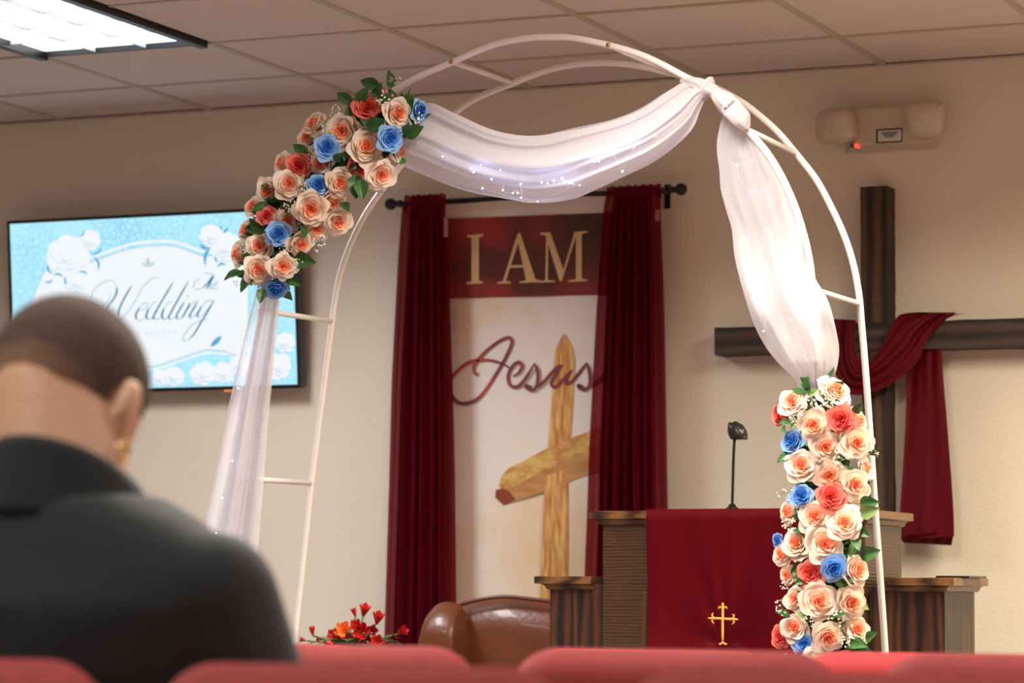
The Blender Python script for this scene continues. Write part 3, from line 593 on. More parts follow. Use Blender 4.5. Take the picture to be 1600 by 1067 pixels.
def wing_top(x0, x1, left):
    o = .034; mb = MB(); prof = [(0, -.038), (.007, -.036), (.012, -.026), (.02, -.021), (o, -.0205), (o, -.001), (o-.003, 0)]; rings = []
    for d, h in prof:
        a = x0-d if left else x0; b = x1 if left else x1+d
        rings += [(a, YW-d, zw+h), (b, YW-d, zw+h), (b, YPB+.01, zw+h), (a, YPB+.01, zw+h)]
    f = [(i*4+k, i*4+(k+1) % 4, (i+1)*4+(k+1) % 4, (i+1)*4+k) for i in range(len(prof)-1) for k in range(4)]+[(0, 1, 2, 3), tuple((len(prof)-1)*4+k for k in range(4))]
    mb.add(rings, f); local(pul, mb.build('wing_top', M['oak_top'], smooth=False))
wing_top(wl0, xa-.034, True); wing_top(xb+.034, wr1, False)
bk = MB(); a = at(1395, 905, YW); bk.box(px_x(1468, 904, YW+.1), px_x(1520, 904, YW+.1), YW+.06, YW+.25, zw, zw+.006)
tag(bk.build('folder', M['black'], smooth=False, bevel=.001), 'thin black folder lying on the right wing of the pulpit', 'folder')
# parament cloth
pc0, pc1 = px_x(1013, 800, YP-.035), px_x(1252, 800, YP-.035); pcx = (pc0+pc1)/2
cl = thing('pulpit_cloth', 'burgundy satin cloth with a gold embroidered cross hanging over the pulpit front', 'cloth', (pcx, YP, zt))
zb = .66
def pcf(u, v):
    x = pc0+(pc1-pc0)*u; L = .28+.05+(zt-zb); s = v*L
    if s < .28: return (x, YP+.24-s, zt+.004)
    if s < .315:
        a = (s-.28)/.035*math.pi/2; return (x, YP-.04-.01*math.sin(a), zt+.004-.012*(1-math.cos(a)))
    d = s-.315; g = min(1, d*2.5)
    y = YP-.05+.02*min(1, d*3)-g*(.012*math.sin(u*7+1)+.008*math.sin(u*15+d*5)+.006*math.sin(u*4-d*9))
    cx_, cz_ = (u-.49), (d-.36); rr = math.hypot(cx_, cz_*1.1)
    y -= .006*math.exp(-rr*5)*math.sin(9*math.atan2(cz_, cx_))*min(1, rr*12)
    return (x+.006*math.sin(d*6+u*2)*g, y-.004, zt-.008-d)
local(cl, MB().grid(pcf, 56, 80).build('satin_panel', M['burg']))
YG = YP-.072; g3 = lambda x, y: (1100+x/13.33, 930+y/13.33)
mb = MB(); pl = lambda x, y: at(x, y, YG)
for s, wd in (([(392, 150), (392, 240), (390, 500), (388, 1010)], 4.3), ([(80, 478), (220, 480), (400, 490), (580, 497), (712, 502)], 4.0), ([(298, 290), (322, 245), (392, 262), (455, 245), (482, 285)], 2.6),
              ([(195, 368), (168, 410), (200, 478), (165, 530), (210, 595)], 2.6), ([(588, 392), (625, 430), (590, 498), (630, 545), (578, 612)], 2.6), ([(305, 1010), (345, 1018), (388, 985), (440, 1018), (480, 1010)], 3.0)):
    P = [at(*g3(p.x, p.y), YG) for p in smooth_path([(x, y, 0) for x, y in s], 5)]; k = scale_at(YG, 1130)
    mb.tube(P, [wd/2/k*min(1, .35+5*min(i, len(P)-1-i)/len(P)) for i in range(len(P))], 6)
o = mb.build('embroidered_cross', mat('gold_thread', (.80, .38, .06, 1), .45, sheen=.3)); local(cl, o); o['label'] = 'gold embroidered budded cross'
# gooseneck microphone
YM = YP+.2; mbse = at(1144, 800, YM)
mic = thing('microphone', 'slim gooseneck microphone under a crumpled black cover on the pulpit', 'microphone', (mbse.x, YM, zt))
mb = MB(); mb.lathe([(.022, 0), (.022, .006), (.012, .012), (.008, .02)], (mbse.x, YM, zt+.0045), 14); local(mic, mb.build('base', M['black']))
P = [Vector((mbse.x, YM, zt+.015)), at(1145, 760, YM), at(1146, 720, YM), at(1147.5, 686, YM)]
mb = MB(); mb.tube(smooth_path(P, 5), .0042, 8); local(mic, mb.build('gooseneck', M['black']))
c = at(1152.5, 677, YM); mb = MB(); mb.ball((0, 0, 0), 1, 18, 12); vs = []
for v in mb.v:
    v = Vector(v); r = 1+.14*noise.noise(v*2.3)+.06*noise.noise(v*6); p = Matrix.Rotation(R(-35), 3, 'Y') @ Vector((v.x*.026*r, v.y*.024*r, v.z*.037*r))
    if p.z < -.018: p.z = -.018-(p.z+.018)*.2; p.x *= 1.05
    vs.append(tuple(c+p))
mb.v = vs; local(mic, mb.build('cover', mat('black_bag', (.02, .02, .022, 1), .28, bump=.5, bscale=50)))

# ------------------------------------------------------------------ leather wing chair behind the pulpit
YL = 8.45
lc = thing('leather_chair', 'brown leather wing-back armchair standing behind the left wing of the pulpit', 'chair', (px_x(790, 960, YL), YL, 0))
def arc_pad(name, pts_top, z0, y0, th, lab=None, puff=.03):     # padded upright panel with a curved top, pts_top in picture space
    Tp = resample([at(p.x, p.y, y0) for p in smooth_path([(x, y, 0) for x, y in pts_top], 6)], 40); mb = MB(); n = 40
    def f(sgn):
        def g(u, v):
            i = min(n, int(round(u*n))); t = Tp[i]; z = z0+(t.z-z0)*v
            e = min(1, min(u, 1-u)*7)**.5*min(1, (1-v)*6)**.5
            return (t.x, y0+th/2-sgn*(th/2)*e-sgn*puff*.5*math.sin(math.pi*u)*e*(1 if sgn > 0 else 0), z)
        return g
    mb.grid(f(1), n, 20); mb.grid(f(-1), n, 20); o = mb.build(name, M['leather']); local(lc, o); return o
arc_pad('backrest', [(706, 958), (712, 947), (735, 938), (765, 932), (792, 930), (830, 934), (870, 940), (900, 950), (912, 962)], .45, YL+.02, .11)
arc_pad('wing', [(653, 1000), (655, 965), (662, 948), (676, 941), (692, 941), (706, 950), (711, 990)], .45, YL-.10, .16, puff=.02)
arc_pad('wing', [(909, 990), (912, 955), (925, 944), (945, 944), (958, 955), (962, 1000)], .45, YL-.10, .16, puff=.02)
Pp = [at(p.x, p.y, YL+.012) for p in smooth_path([(706, 985, 0), (707, 962, 0), (712, 949, 0), (735, 940, 0), (765, 934, 0), (792, 932, 0), (830, 936, 0), (870, 942, 0), (905, 958, 0)], 6)]
mb = MB(); mb.tube(Pp, .006, 8); local(lc, mb.build('piping', mat('dark_leather', (.12, .025, .012, 1), .3)))
xl, xr = px_x(662, 960, YL), px_x(955, 960, YL)
local(lc, MB().box(xl+.06, xr-.06, YL-.42, YL+.04, .30, .46).build('seat', M['leather'], bevel=.03))
local(lc, MB().box(xl, xl+.08, YL-.40, YL+.06, .12, .66).build('arm', M['leather'], bevel=.025)); local(lc, MB().box(xr-.08, xr, YL-.40, YL+.06, .12, .66).build('arm', M['leather'], bevel=.025))
for x in (xl+.05, xr-.05):
    for y in (YL-.36, YL+.02): local(lc, MB().lathe([(.016, 0), (.026, .15)], (x, y, 0), 12).build('leg', M['oak_dark']))

# ------------------------------------------------------------------ red flower arrangement
YF = 7.75
fa = thing('flower_arrangement', 'low arrangement of red and orange silk flowers in a vase beside the wall', 'flowers', (px_x(555, 1000, YF), YF, 0))
fx = fa.location.x; random.seed(8)
local(fa, MB().lathe([(.055, 0), (.08, .05), (.085, .3), (.05, .5), (.06, .78), (.075, .8)], (fx, YF, 0), 20).build('vase', mat('vase_ceramic', (.25, .18, .13, 1), .35)))
RED = [mat('red_petals', (.55, .012, .012, 1), .5, var=.3, vscale=30), mat('orange_petals', (.85, .16, .02, 1), .5, var=.3, vscale=30), mat('dark_red_petals', (.33, .008, .012, 1), .5)]
def blossom(c, r, dirn, m, npet=5, closed=.5):
    mb = MB(); d = Vector(dirn).normalized(); rot = d.to_track_quat('Z', 'Y').to_matrix(); c = Vector(c)
    for L_ in range(2):
        for k in range(npet):
            a = 2*math.pi*(k+.5*L_)/npet
            def f(u, v, a=a, L_=L_):
                w_ = .5*math.sin(math.pi*min(1, .12+v*.75))*(u-.5)*1.9; rr = r*(.15+(1-closed*.6-.2*L_)*v**1.2); ang = a+w_*1.3
                return c + rot @ Vector((rr*math.cos(ang), rr*math.sin(ang), r*(1.5*v-.6-.4*v*v*(1-closed))+.1*r*math.sin(6*u)))
            mb.grid(f, 4, 4)
    o = mb.build('blossom', m); local(fa, o); return o
def fstem(p, q, r=.003):
    P = smooth_path([p, (Vector(p)+Vector(q))/2+Vector((random.uniform(-.02, .02), 0, .02)), q], 4); o = MB().tube(P, r, 6).build('stem', M['stem']); local(fa, o)
FL = [(488, 987, 8, 0, (0, -.3, 1), .9), (554, 958, 8, 0, (-.2, -.2, 1), .9), (569, 956, 12, 0, (.5, -.5, 1), .8), (590, 968, 12, 0, (.5, -.5, 1), .7), (558, 980, 11, 0, (0, -1, .6), .5), (566, 988, 13, 0, (.2, -1, .3), .3), (581, 987, 10, 2, (.5, -.8, .3), .5),
      (538, 986, 12, 1, (0, -1, .5), .2), (524, 996, 12, 0, (-.5, -1, .3), .2), (540, 999, 12, 0, (0, -1, .3), .2), (556, 1000, 12, 1, (0, -1, .3), .3), (572, 1001, 11, 0, (.2, -1, .3), .3), (626, 988, 11, 0, (1, -.4, .5), .8), (612, 996, 7, 2, (1, -.4, .2), .8), (500, 999, 6, 2, (-1, -.4, .2), .8), (474, 1000, 6, 2, (-1, -.4, .2), .8), (590, 1003, 10, 0, (.4, -1, .2), .3), (545, 1010, 14, 0, (0, -1, .2), .2), (520, 1010, 12, 2, (0, -1, .2), .2)]
for x, y, r, c_, d, cl_ in FL:
    p = at(x, y, YF+random.uniform(-.05, .05)); s = scale_at(YF, x); blossom(p, r/s*1.15, d, RED[c_], closed=cl_); dd = Vector(d).normalized()
    fstem((fx+random.uniform(-.02, .02), YF, .79), p-dd*.012)
for k in range(14):
    a = 2*math.pi*k/14; p = Vector((fx+.03*math.cos(a), YF+.03*math.sin(a), .8)); e = p+Vector((.13*math.cos(a), .1*math.sin(a), .04+.02*math.sin(3*a)))
    mb = MB(); mb.grid(lambda u, v: p.lerp(e, v)+Vector((-math.sin(a), math.cos(a), 0))*(u-.5)*.05*math.sin(math.pi*v)+Vector((0, 0, .03*math.sin(math.pi*v))), 3, 6); local(fa, mb.build('leaf', M['leaf']))

# ------------------------------------------------------------------ wedding arch
YA, YBk = 6.90, 7.225
tr = .0088
A_px = [(255, 1545), (312, 1146), (370, 747), (408, 485), (424, 405), (452, 320), (500, 237), (556, 180), (622, 138), (656, 119), (707, 97), (750, 78), (787, 66), (832, 59), (866, 58), (900, 60), (952, 71), (997, 84), (1031, 99), (1061, 115), (1100, 137), (1140, 170), (1167, 202), (1197, 236), (1221, 275), (1241, 319), (1255, 363), (1265, 407), (1270, 452), (1277, 520), (1293, 750), (1313, 1018), (1352, 1545)]
B_px = [(402, 1510), (433, 1230), (465, 960), (487, 755), (503, 628), (519, 502), (524, 466), (531, 431), (542, 396), (556, 363), (574, 330), (597, 297), (630, 255), (670, 213), (711, 176), (735, 159), (761, 146), (802, 130), (832, 118), (862, 108), (900, 101), (937, 98.5), (975, 100), (1012, 106), (1050, 115), (1083, 124), (1118, 137), (1145, 151), (1170, 167), (1211, 202), (1243, 239), (1275, 280), (1299, 324), (1319, 368), (1333, 412), (1342, 460), (1346, 504), (1353, 587), (1367, 790), (1382, 1000), (1418, 1510)]
def hoop(px, Y):
    P = [at(x, y, Y) for x, y in px]; P[0].z = 0; P[-1].z = 0; return P
PA, PB = hoop(A_px, YA), hoop(B_px, YBk)
arch = thing('wedding_arch', 'white metal double-hoop wedding arch with flowers and tulle tied to it', 'arch', ((PA[0].x+PA[-1].x)/2, (YA+YBk)/2, 0))
local(arch, MB().tube(smooth_path(PA, 6), tr, 12).build('front_hoop', M['white_metal'])); local(arch, MB().tube(smooth_path(PB, 6), tr, 12).build('rear_hoop', M['white_metal']))
bars = [((707, 97), (801, 130)), ((952, 71), (1060, 119)), ((1167, 202), (1243, 239)), ((1270, 452), (1342, 474)), ((408, 485), (519, 502)), ((370, 747), (487, 755)), ((1291, 742), (1364, 748)), ((486, 258), (597, 299)), ((318, 1105), (448, 1100)), ((1320, 1100), (1391, 1100))]
for a, b in bars:
    p, q = at(*a, YA), at(*b, YBk); local(arch, MB().tube([p, q], tr*.82, 10).build('crossbar', M['white_metal']))
    mb = MB(); mb.ball(p+Vector((0, -tr, 0)), (.0062, .004, .0062), 10, 6); mb.lathe([(.003, -.002), (.003, .0)], p+Vector((0, -tr-.003, 0)), 6, axis='y'); o = local(arch, mb.build('bolt', M['brass'])); o['label'] = 'small brass bolt head'
    mb = MB(); mb.ball(q+Vector((0, tr, 0)), (.005, .004, .005), 8, 5); local(arch, mb.build('bolt', M['brass']))

# tulle --------------------------------------------------------------
def drape_sheet(mb, e0, e1, depth, nu, nv, mi=0):
    A_ = resample([Vector(p) for p in smooth_path([(x, y, 0) for x, y in e0], 8)], nv); B_ = resample([Vector(p) for p in smooth_path([(x, y, 0) for x, y in e1], 8)], nv)
    def f(u, v):
        i = min(nv, int(round(v*nv))); p = A_[i].lerp(B_[i], u); return at(p.x, p.y, depth(u, v))
    mb.grid(f, nu, nv, mi)
TOPE = [(640, 168), (671, 160), (712, 177), (765, 201), (810, 211), (847, 211), (892, 201), (952, 188), (997, 171), (1042, 143), (1072, 127), (1099, 126)]
BOTE = [(622, 252), (636, 262), (681, 281), (724, 297), (776, 308), (840, 317), (892, 312), (930, 297), (975, 276), (1020, 254), (1057, 227), (1082, 201), (1095, 170), (1104, 150)]
def swag_depth(sgn, YY=YA):
    def d(u, v):
        g = math.sin(math.pi*min(1, max(0, v*.9+.08)))**.5; pl = 0
        for k, (fr, am_) in enumerate(((1.4, .020), (3.1, .009), (6.3, .003), (11, .0011))): pl += am_*math.sin(2*math.pi*(fr*(u**.9)+.5*noise.noise(Vector((v*2.2, k*3, sgn)))+k*.31))
        return YY-.012-sgn*.055*math.sin(math.pi*u)**.7*g+pl*g*(1 if sgn > 0 else .8)-.01
    return d
sw = thing('tulle_swag', 'wide white tulle swag draped across the top of the arch from roses to knot', 'drape', at(870, 260, YA))
mb = MB(); drape_sheet(mb, TOPE, BOTE, swag_depth(1), 64, 110); local(sw, mb.build('front_layer', M['tulle_swag']))
mb = MB(); drape_sheet(mb, TOPE, BOTE, swag_depth(-1), 40, 80); local(sw, mb.build('rear_layer', M['tulle_swag']))
kn = thing('tulle_knot', 'tight twisted roll of white tulle knotted round the right shoulder of the arch', 'drape', at(1110, 140, YA))
kp = smooth_path([at(x, y, YA-dy) for x, y, dy in ((1066, 128, .0), (1082, 130, .02), (1096, 134, .026), (1106, 138, .03), (1117, 146, .022), (1130, 158, .025), (1146, 173, .028), (1158, 188, .022), (1167, 201, .012))], 6)
kr = [.010, .018, .022, .020, .019, .030, .032, .029, .012]; nk = len(kp)
def knf(u, v):
    i = min(nk-1, int(round(v*(nk-1)))); t = (kp[min(i+1, nk-1)]-kp[max(i-1, 0)]).normalized(); a = t.orthogonal().normalized(); b = t.cross(a)
    q = v*(len(kr)-1); j = min(len(kr)-2, int(q)); r = kr[j]+(kr[j+1]-kr[j])*(q-j); an = 2*math.pi*u
    r *= .82*(1+.10*math.cos(3*an+v*9)+.05*math.cos(7*an-v*14)); return kp[i]+(a*math.cos(an)+b*math.sin(an))*r
M['tulle_thick'] = sheer('gathered_tulle', (.66, .60, .63, 1), .06, .35, .3)
mb = MB(); mb.grid(knf, 48, nk-1, closed=True); local(kn, mb.build('twist', M['tulle_thick']))
def ring(c, ax, r0, r1, n=28, tw=2):
    ax = ax.normalized(); a = ax.orthogonal().normalized(); b = ax.cross(a); return [c+(a*math.cos(2*math.pi*k/n)+b*math.sin(2*math.pi*k/n))*r0+ax*r1*math.sin(2*math.pi*k/n*tw) for k in range(n+1)]
kc = at(1104, 139, YA-.02); mb = MB(); mb.tube(ring(kc, Vector((.8, 0, -.45)), .020, .003), .0095, 10); mb.tube(ring(kc+Vector((.004, 0, .004)), Vector((.9, .1, -.2)), .021, .004), .007, 10)
local(kn, mb.build('wrap', M['tulle_thick']))
LD = [(1160, 200), (1133, 178), (1122, 210), (1120, 235), (1124, 266), (1126, 295), (1135, 330), (1143, 358), (1148, 402), (1160, 451), (1177, 504), (1195, 540), (1214, 565), (1243, 596), (1250, 625)]
RD = [(1164, 200), (1172, 212), (1199, 243), (1231, 295), (1248, 353), (1258, 402), (1275, 437), (1294, 470), (1306, 514), (1311, 548), (1306, 580), (1294, 600), (1300, 625)]
def col_depth(sgn):
    def d(u, v):
        g = min(1, .25+v*4)*min(1, .3+(1-v)*5); pl = 0
        for k, (fr, am_) in enumerate(((1.1, .016), (2.3, .010), (4.9, .0035), (9, .0011))): pl += am_*math.sin(2*math.pi*(fr*u+.8*noise.noise(Vector((v*2.6, k*5, sgn+7)))+k*.27))
        f2 = min(1, max(0, (v-.40)*3.2)); f2 = f2*f2*(3-2*f2); base = YA+.030*(1-f2)-.03*f2
        return base-(sgn*.06*math.sin(math.pi*u)**.6*g)*(1 if sgn < 0 else (.35+.65*f2))*(.9)+pl*g*(.55+.45*f2)
    return d
tc_ = thing('tulle_drape', 'puffed white tulle length hanging down the right side of the arch', 'drape', at(1215, 400, YA))
mb = MB(); drape_sheet(mb, LD, RD, col_depth(1), 56, 120); local(tc_, mb.build('front_layer', M['tulle']))
mb = MB(); drape_sheet(mb, LD, RD, col_depth(-1), 40, 80); local(tc_, mb.build('rear_layer', M['tulle']))
tl = thing('tulle_drape', 'thin straight white tulle length hanging down the left leg of the arch', 'drape', at(385, 700, YA))
L1 = [(404, 440), (396, 470), (381, 530), (365, 600), (350, 670), (338, 730), (314, 840), (285, 980), (262, 1100), (240, 1300), (230, 1480)]
R1 = [(434, 440), (437, 470), (431, 540), (425, 600), (418, 670), (413, 740), (402, 870), (392, 980), (384, 1100), (372, 1300), (368, 1480)]
def ld(o):
    return lambda u, v: YA-.03-o-.012*math.sin(u*math.pi*5+v*2+o*90)*min(1, .3+v*2)-.0015*math.sin(u*31+v*6)
mb = MB(); drape_sheet(mb, L1, R1, ld(0), 60, 60); local(tl, mb.build('front_layer', M['tulle_thin']))
L2 = [(x+(b[0]-x)*.30, y) for (x, y), b in zip(L1, R1)]; R2_ = [(x+(b[0]-x)*.97, y) for (x, y), b in zip(L1, R1)]
mb = MB(); drape_sheet(mb, L2, R2_, ld(-.016), 40, 60); local(tl, mb.build('rear_layer', M['tulle_thin']))

# fairy lights ---------------------------------------------------------
M['led'] = emis('led_glow', (.42, .60, 1, 1), 10); M['wire'] = mat('silver_wire', (.45, .45, .52, 1), .6)
bulb = MB().ball((0, 0, 0), .0025, 8, 6).mesh('bulb', M['led'])
def lights(label, pts, Yf, order=None, glow=3, gw=.05):
    t = thing('string_lights', label, 'string lights', at(pts[0][0], pts[0][1], YA), group=None); P = [at(x, y, Yf(x, y)) for x, y in pts]
    for i, p in enumerate(P):
        o = obj('bulb', bulb); o.location = p; o.parent = t; o.matrix_parent_inverse = Matrix.Translation(-Vector(t.location))
        o.scale = (random.uniform(.6, 1.15),)*3
        if i % glow == 0:
            l = bpy.data.lights.new('led_light', 'POINT'); l.energy = gw; l.color = (.5, .62, 1); l.shadow_soft_size = .012; q = obj('led_light', l); q.location = p+Vector((0, -.012, 0))
    Q = sorted(P, key=order or (lambda p: p.x)); random.seed(4)
    rest_, Q = Q[1:], [Q[0]]
    while rest_: k = min(rest_, key=lambda p: (p-Q[-1]).length); rest_.remove(k); Q.append(k)
    W_ = [Q[0]]
    for a, b in zip(Q, Q[1:]): W_ += [(a+b)/2+Vector((random.uniform(-.012, .012), random.uniform(-.004, .004), random.uniform(-.012, .012))), b]
    o = MB().tube(smooth_path(W_, 4), .0003, 4, cap=False).build('wire', M['wire']); local(t, o); return t
c4 = lambda L_: [(600+x/2.667, 40+y/2.667) for x, y in L_]; c5 = lambda L_: [(1080+x/2.053, 100+y/2.053) for x, y in L_]
random.seed(2)
lights('cool white fairy lights scattered along the wide tulle swag', c4([(365, 595), (373, 610), (404, 581), (484, 602), (448, 640), (410, 678), (495, 685), (537, 698), (557, 697), (571, 717), (570, 660), (640, 733), (656, 653), (682, 657), (708, 647), (742, 637), (755, 648), (775, 655), (785, 657), (815, 665), (862, 530), (876, 567), (896, 566), (866, 613), (952, 537), (994, 607), (1048, 427), (1076, 443), (1042, 507), (1215, 415), (245, 545), (1130, 460)]), lambda x, y: YA-.098, glow=2, gw=.035)
lights('cool white fairy lights scattered down the right-hand tulle drape', c5([(147, 325), (195, 310), (190, 412), (207, 405), (307, 437), (240, 528), (275, 517), (168, 550), (187, 632), (322, 695), (237, 777), (322, 820), (382, 783), (232, 857)]), lambda x, y: YA-.035 if y < 370 else YA-.108, order=lambda p: -p.z, glow=2, gw=.035)
lights('cool white fairy lights strung down the thin left tulle drape', [(300+x/1.904, 440+y/1.904) for x, y in ((167, 203), (137, 317), (120, 533), (90, 643), (72, 748), (60, 900), (70, 1000))], lambda x, y: YA-.055, order=lambda p: -p.z, glow=2, gw=.012)

# ------------------------------------------------------------------ roses
def petal_grid(mb, az, rb, zb, r1, z1, wa, curl, sp, ph, nu=10, nv=7, mi=0):
    def f(u, v):                                     # a cupped petal leaning outwards, one edge tucked under its neighbour, rim rolled back
        s = u*2-1; a_ = abs(s); ve = v*(1-.30*a_**2.4-.05*math.exp(-((s-.15)*6)**2))
        sh = .55+.45*math.sin(math.pi*min(1, .08+ve*.60)); a = az+s*wa*sh
        r = rb+(r1-rb)*(ve**.75)+sp*s*(.3+.7*ve); z = zb+(z1-zb)*ve; c = max(0, (ve-.70)/.30)
        r += curl*c*c*(1+.45*math.sin(3.1*s+ph)); z -= curl*.75*c**2.5*(1+.4*math.sin(2.3*s+ph))
        r += .016*math.sin(6.1*s+ph)*ve**3; z += .018*math.sin(4.7*s+ph*2)*ve**3
        return (r*math.cos(a), r*math.sin(a), z)
    mb.grid(f, nu, nv, mi)
def rose_core(m, seed):
    random.seed(seed); mb = MB(); az = random.uniform(0, 6)
    mb.ball((0, 0, .28), (.07, .07, .24), 8, 6)
    for n, rb, zb, r1, z1, wa, cu in ((2, .03, .25, .085, .555, 1.9, .010), (3, .08, .24, .155, .56, 1.35, .022), (3, .14, .22, .235, .55, 1.25, .034), (3, .20, .18, .325, .53, 1.2, .045), (4, .26, .10, .425, .48, 1.0, .062), (4, .32, .0, .52, .42, 1.0, .085)):
        for k in range(n):
            petal_grid(mb, az+2*math.pi*k/n+random.uniform(-.18, .18), rb, zb, r1*random.uniform(.96, 1.05), z1+random.uniform(-.02, .02), wa, cu, .030, random.uniform(0, 6), nu=9, nv=6)
        az += .85
    mb.ball((0, 0, -.12), (.30, .30, .24), 10, 6); return mb.mesh('rose', m)
def petal_meshes(m, seed):
    random.seed(seed); out = []
    for rb, zb, r1, z1, wa, cu in ((.34, -.12, .63, .36, 1.05, .11), (.36, -.14, .68, .33, 1.0, .14), (.42, -.28, .80, .22, 1.02, .17), (.42, -.30, .87, .15, .95, .16)):
        mb = MB(); petal_grid(mb, 0, rb, zb, r1, z1, wa, cu, .035, random.uniform(0, 6), nu=10, nv=7); out.append(mb.mesh('petal', m))
    return out
CORE = {c: [rose_core(M[c+'_p'], 10*i+5) for i in range(3)] for c in ('cream', 'coral', 'blue')}
PET = {c: petal_meshes(M[c+'_p'], 3) for c in ('cream', 'coral', 'blue')}
calyx = MB().lathe([(.02, -.85), (.04, -.6), (.2, -.45), (.34, -.34), (.3, -.25)], (0, 0, 0), 8).mesh('calyx', M['stem'])
CAMDIR = -Fw
LABR = {'coral': 'coral pink rose', 'blue': 'sky blue rose', 'cream': None}
def rose(par, px, py, d, col, dx, dy, depth, Y):
    Yp = Y+depth; s = scale_at(Yp, px); rad = d/2/s/.92*(1.06 if col == 'cream' else .97)
    p = at(px, py, Yp); n = (CAMDIR+R2*(dx*1.25+random.uniform(-.18, .18))+U2*(dy*1.25+random.uniform(-.18, .22))).normalized(); i = random.randrange(3)
    p = p - n*rad*.15
    o = obj('rose', CORE[col][i], None); q = n.to_track_quat('Z', 'Y').to_matrix().to_4x4() @ Matrix.Rotation(random.uniform(0, 6.28), 4, 'Z')
    o.parent = par; o.matrix_local = Matrix.Translation(p-Vector(par.location)) @ q @ Matrix.Diagonal((rad, rad, rad*random.uniform(.9, 1.1), 1))
    if LABR[col]: o['label'] = LABR[col]
    az = random.uniform(0, 6)
    for k in range(8):
        lay = 0 if k < 4 else 2; c = obj('petal', PET[col][lay+random.randrange(2)], o)
        a = az+2*math.pi*(k % 4)/4+(.78 if lay else 0)+random.uniform(-.18, .18); sz = random.uniform(.9, 1.08)
        c.rotation_euler = (random.uniform(-.05, .05), random.uniform(-.07, .07), a); c.scale = (sz, sz, sz*random.uniform(.9, 1.08))
    obj('calyx', calyx, o)
def leaf_mesh(seed, m):
    random.seed(seed); mb = MB(); bend = random.uniform(.1, .3)
    def f(u, v):
        s = u*2-1; w_ = .33*math.sin(math.pi*v**.8)**.85*(1-.1*v); x = s*w_; return (x, v, .16*abs(s)*math.sin(math.pi*v)-bend*v*v+.012*math.sin(v*22)*abs(s))
    mb.grid(f, 8, 10); mb.tube([(0, -.25, .02), (0, 0, .0), (0, .5, -bend*.25+.004), (0, .95, -bend*.9+.004)], [.016, .018, .012, .004], 5); return mb.mesh('leaf', m)
LEAF = [leaf_mesh(1, M['leaf']), leaf_mesh(2, M['leaf']), leaf_mesh(3, M['leaf_pale'])]
def leaf(par, x0, y0, x1, y1, Y, k=0, face=.7, name='leaf'):        # from its base to its tip in picture space
    p, q = at(x0, y0, Y), at(x1, y1, Y-.02); L_ = (q-p).length; yv = (q-p).normalized(); zv = (CAMDIR*face+Vector((random.uniform(-.5, .5), 0, random.uniform(-.3, .8)))); zv = (zv-yv*zv.dot(yv)).normalized(); xv = yv.cross(zv)
    m = Matrix((xv, yv, zv)).transposed().to_4x4(); o = obj(name, LEAF[k], None); o.parent = par
    o.matrix_local = Matrix.Translation(p-Vector(par.location)) @ m @ Matrix.Scale(L_, 4)
def gyp_mesh(seed):
    random.seed(seed); mb = MB(); tips = []
    for b in range(9):
        e = Vector((random.uniform(-1, 1), random.uniform(-.2, .4), random.uniform(-1, 1))); 
        if e.length > 1: e.normalize()
        mb.tube([(0, .35, -.2), e*.5+Vector((0, .05, 0)), e], .018, 4, 1); tips.append(e)
        for _ in range(random.choice((0, 1))): tips.append(e*.8+Vector((random.uniform(-.3, .3), random.uniform(-.2, .1), random.uniform(-.3, .3))))
    for t in tips:
        for _ in range(4): mb.ball(t+Vector([random.uniform(-.075, .075) for _ in range(3)]), random.uniform(.06, .095), 6, 4, 0)
    return mb.mesh('gypsophila_sprig', [M['gyp'], M['stem']])
GYP = [gyp_mesh(k) for k in range(4)]
def sprig(par, px, py, r, Y):
    o = obj('gypsophila_sprig', GYP[random.randrange(4)], None); o.parent = par; s = r/scale_at(Y, px)
    o.matrix_local = Matrix.Translation(at(px, py, Y)-Vector(par.location)) @ Matrix.Rotation(random.uniform(0, 6), 4, 'Y') @ Matrix.Scale(s, 4)
def filler(par, path, wid, Y, n, seed):                            # the dark tangle of small leaves and stems behind the blooms
    random.seed(seed); mb = MB(); P = [at(x, y, Y) for x, y in path]; P = smooth_path(P, 8); mb.tube(P, .012, 8)
    for _ in range(n):
        c = random.choice(P); a = random.uniform(0, 6.28); w_ = random.uniform(.2, 1)*wid; d = Vector((math.cos(a), random.uniform(-.7, .5), math.sin(a))).normalized()
        s = Vector((random.uniform(-1, 1), random.uniform(-1, 1), random.uniform(-1, 1))).normalized().cross(d).normalized(); b = c+d*w_*.6; t = c+d*(w_*.6+.045); m_ = (b+t)/2
        mb.add([b, m_+s*.014, t, m_-s*.014], [(0, 1, 2), (0, 2, 3)])
    o = mb.build('foliage_backing', M['leaf'], smooth=False); local(par, o); o['kind'] = 'stuff'
YFl = YA-.085
s1 = thing('floral_swag', 'diagonal garland of cream, coral and blue roses on the upper left of the arch', 'flowers', at(500, 320, YA), group=None)
ca = lambda x, y: (340+x/2.736, 90+y/2.736)
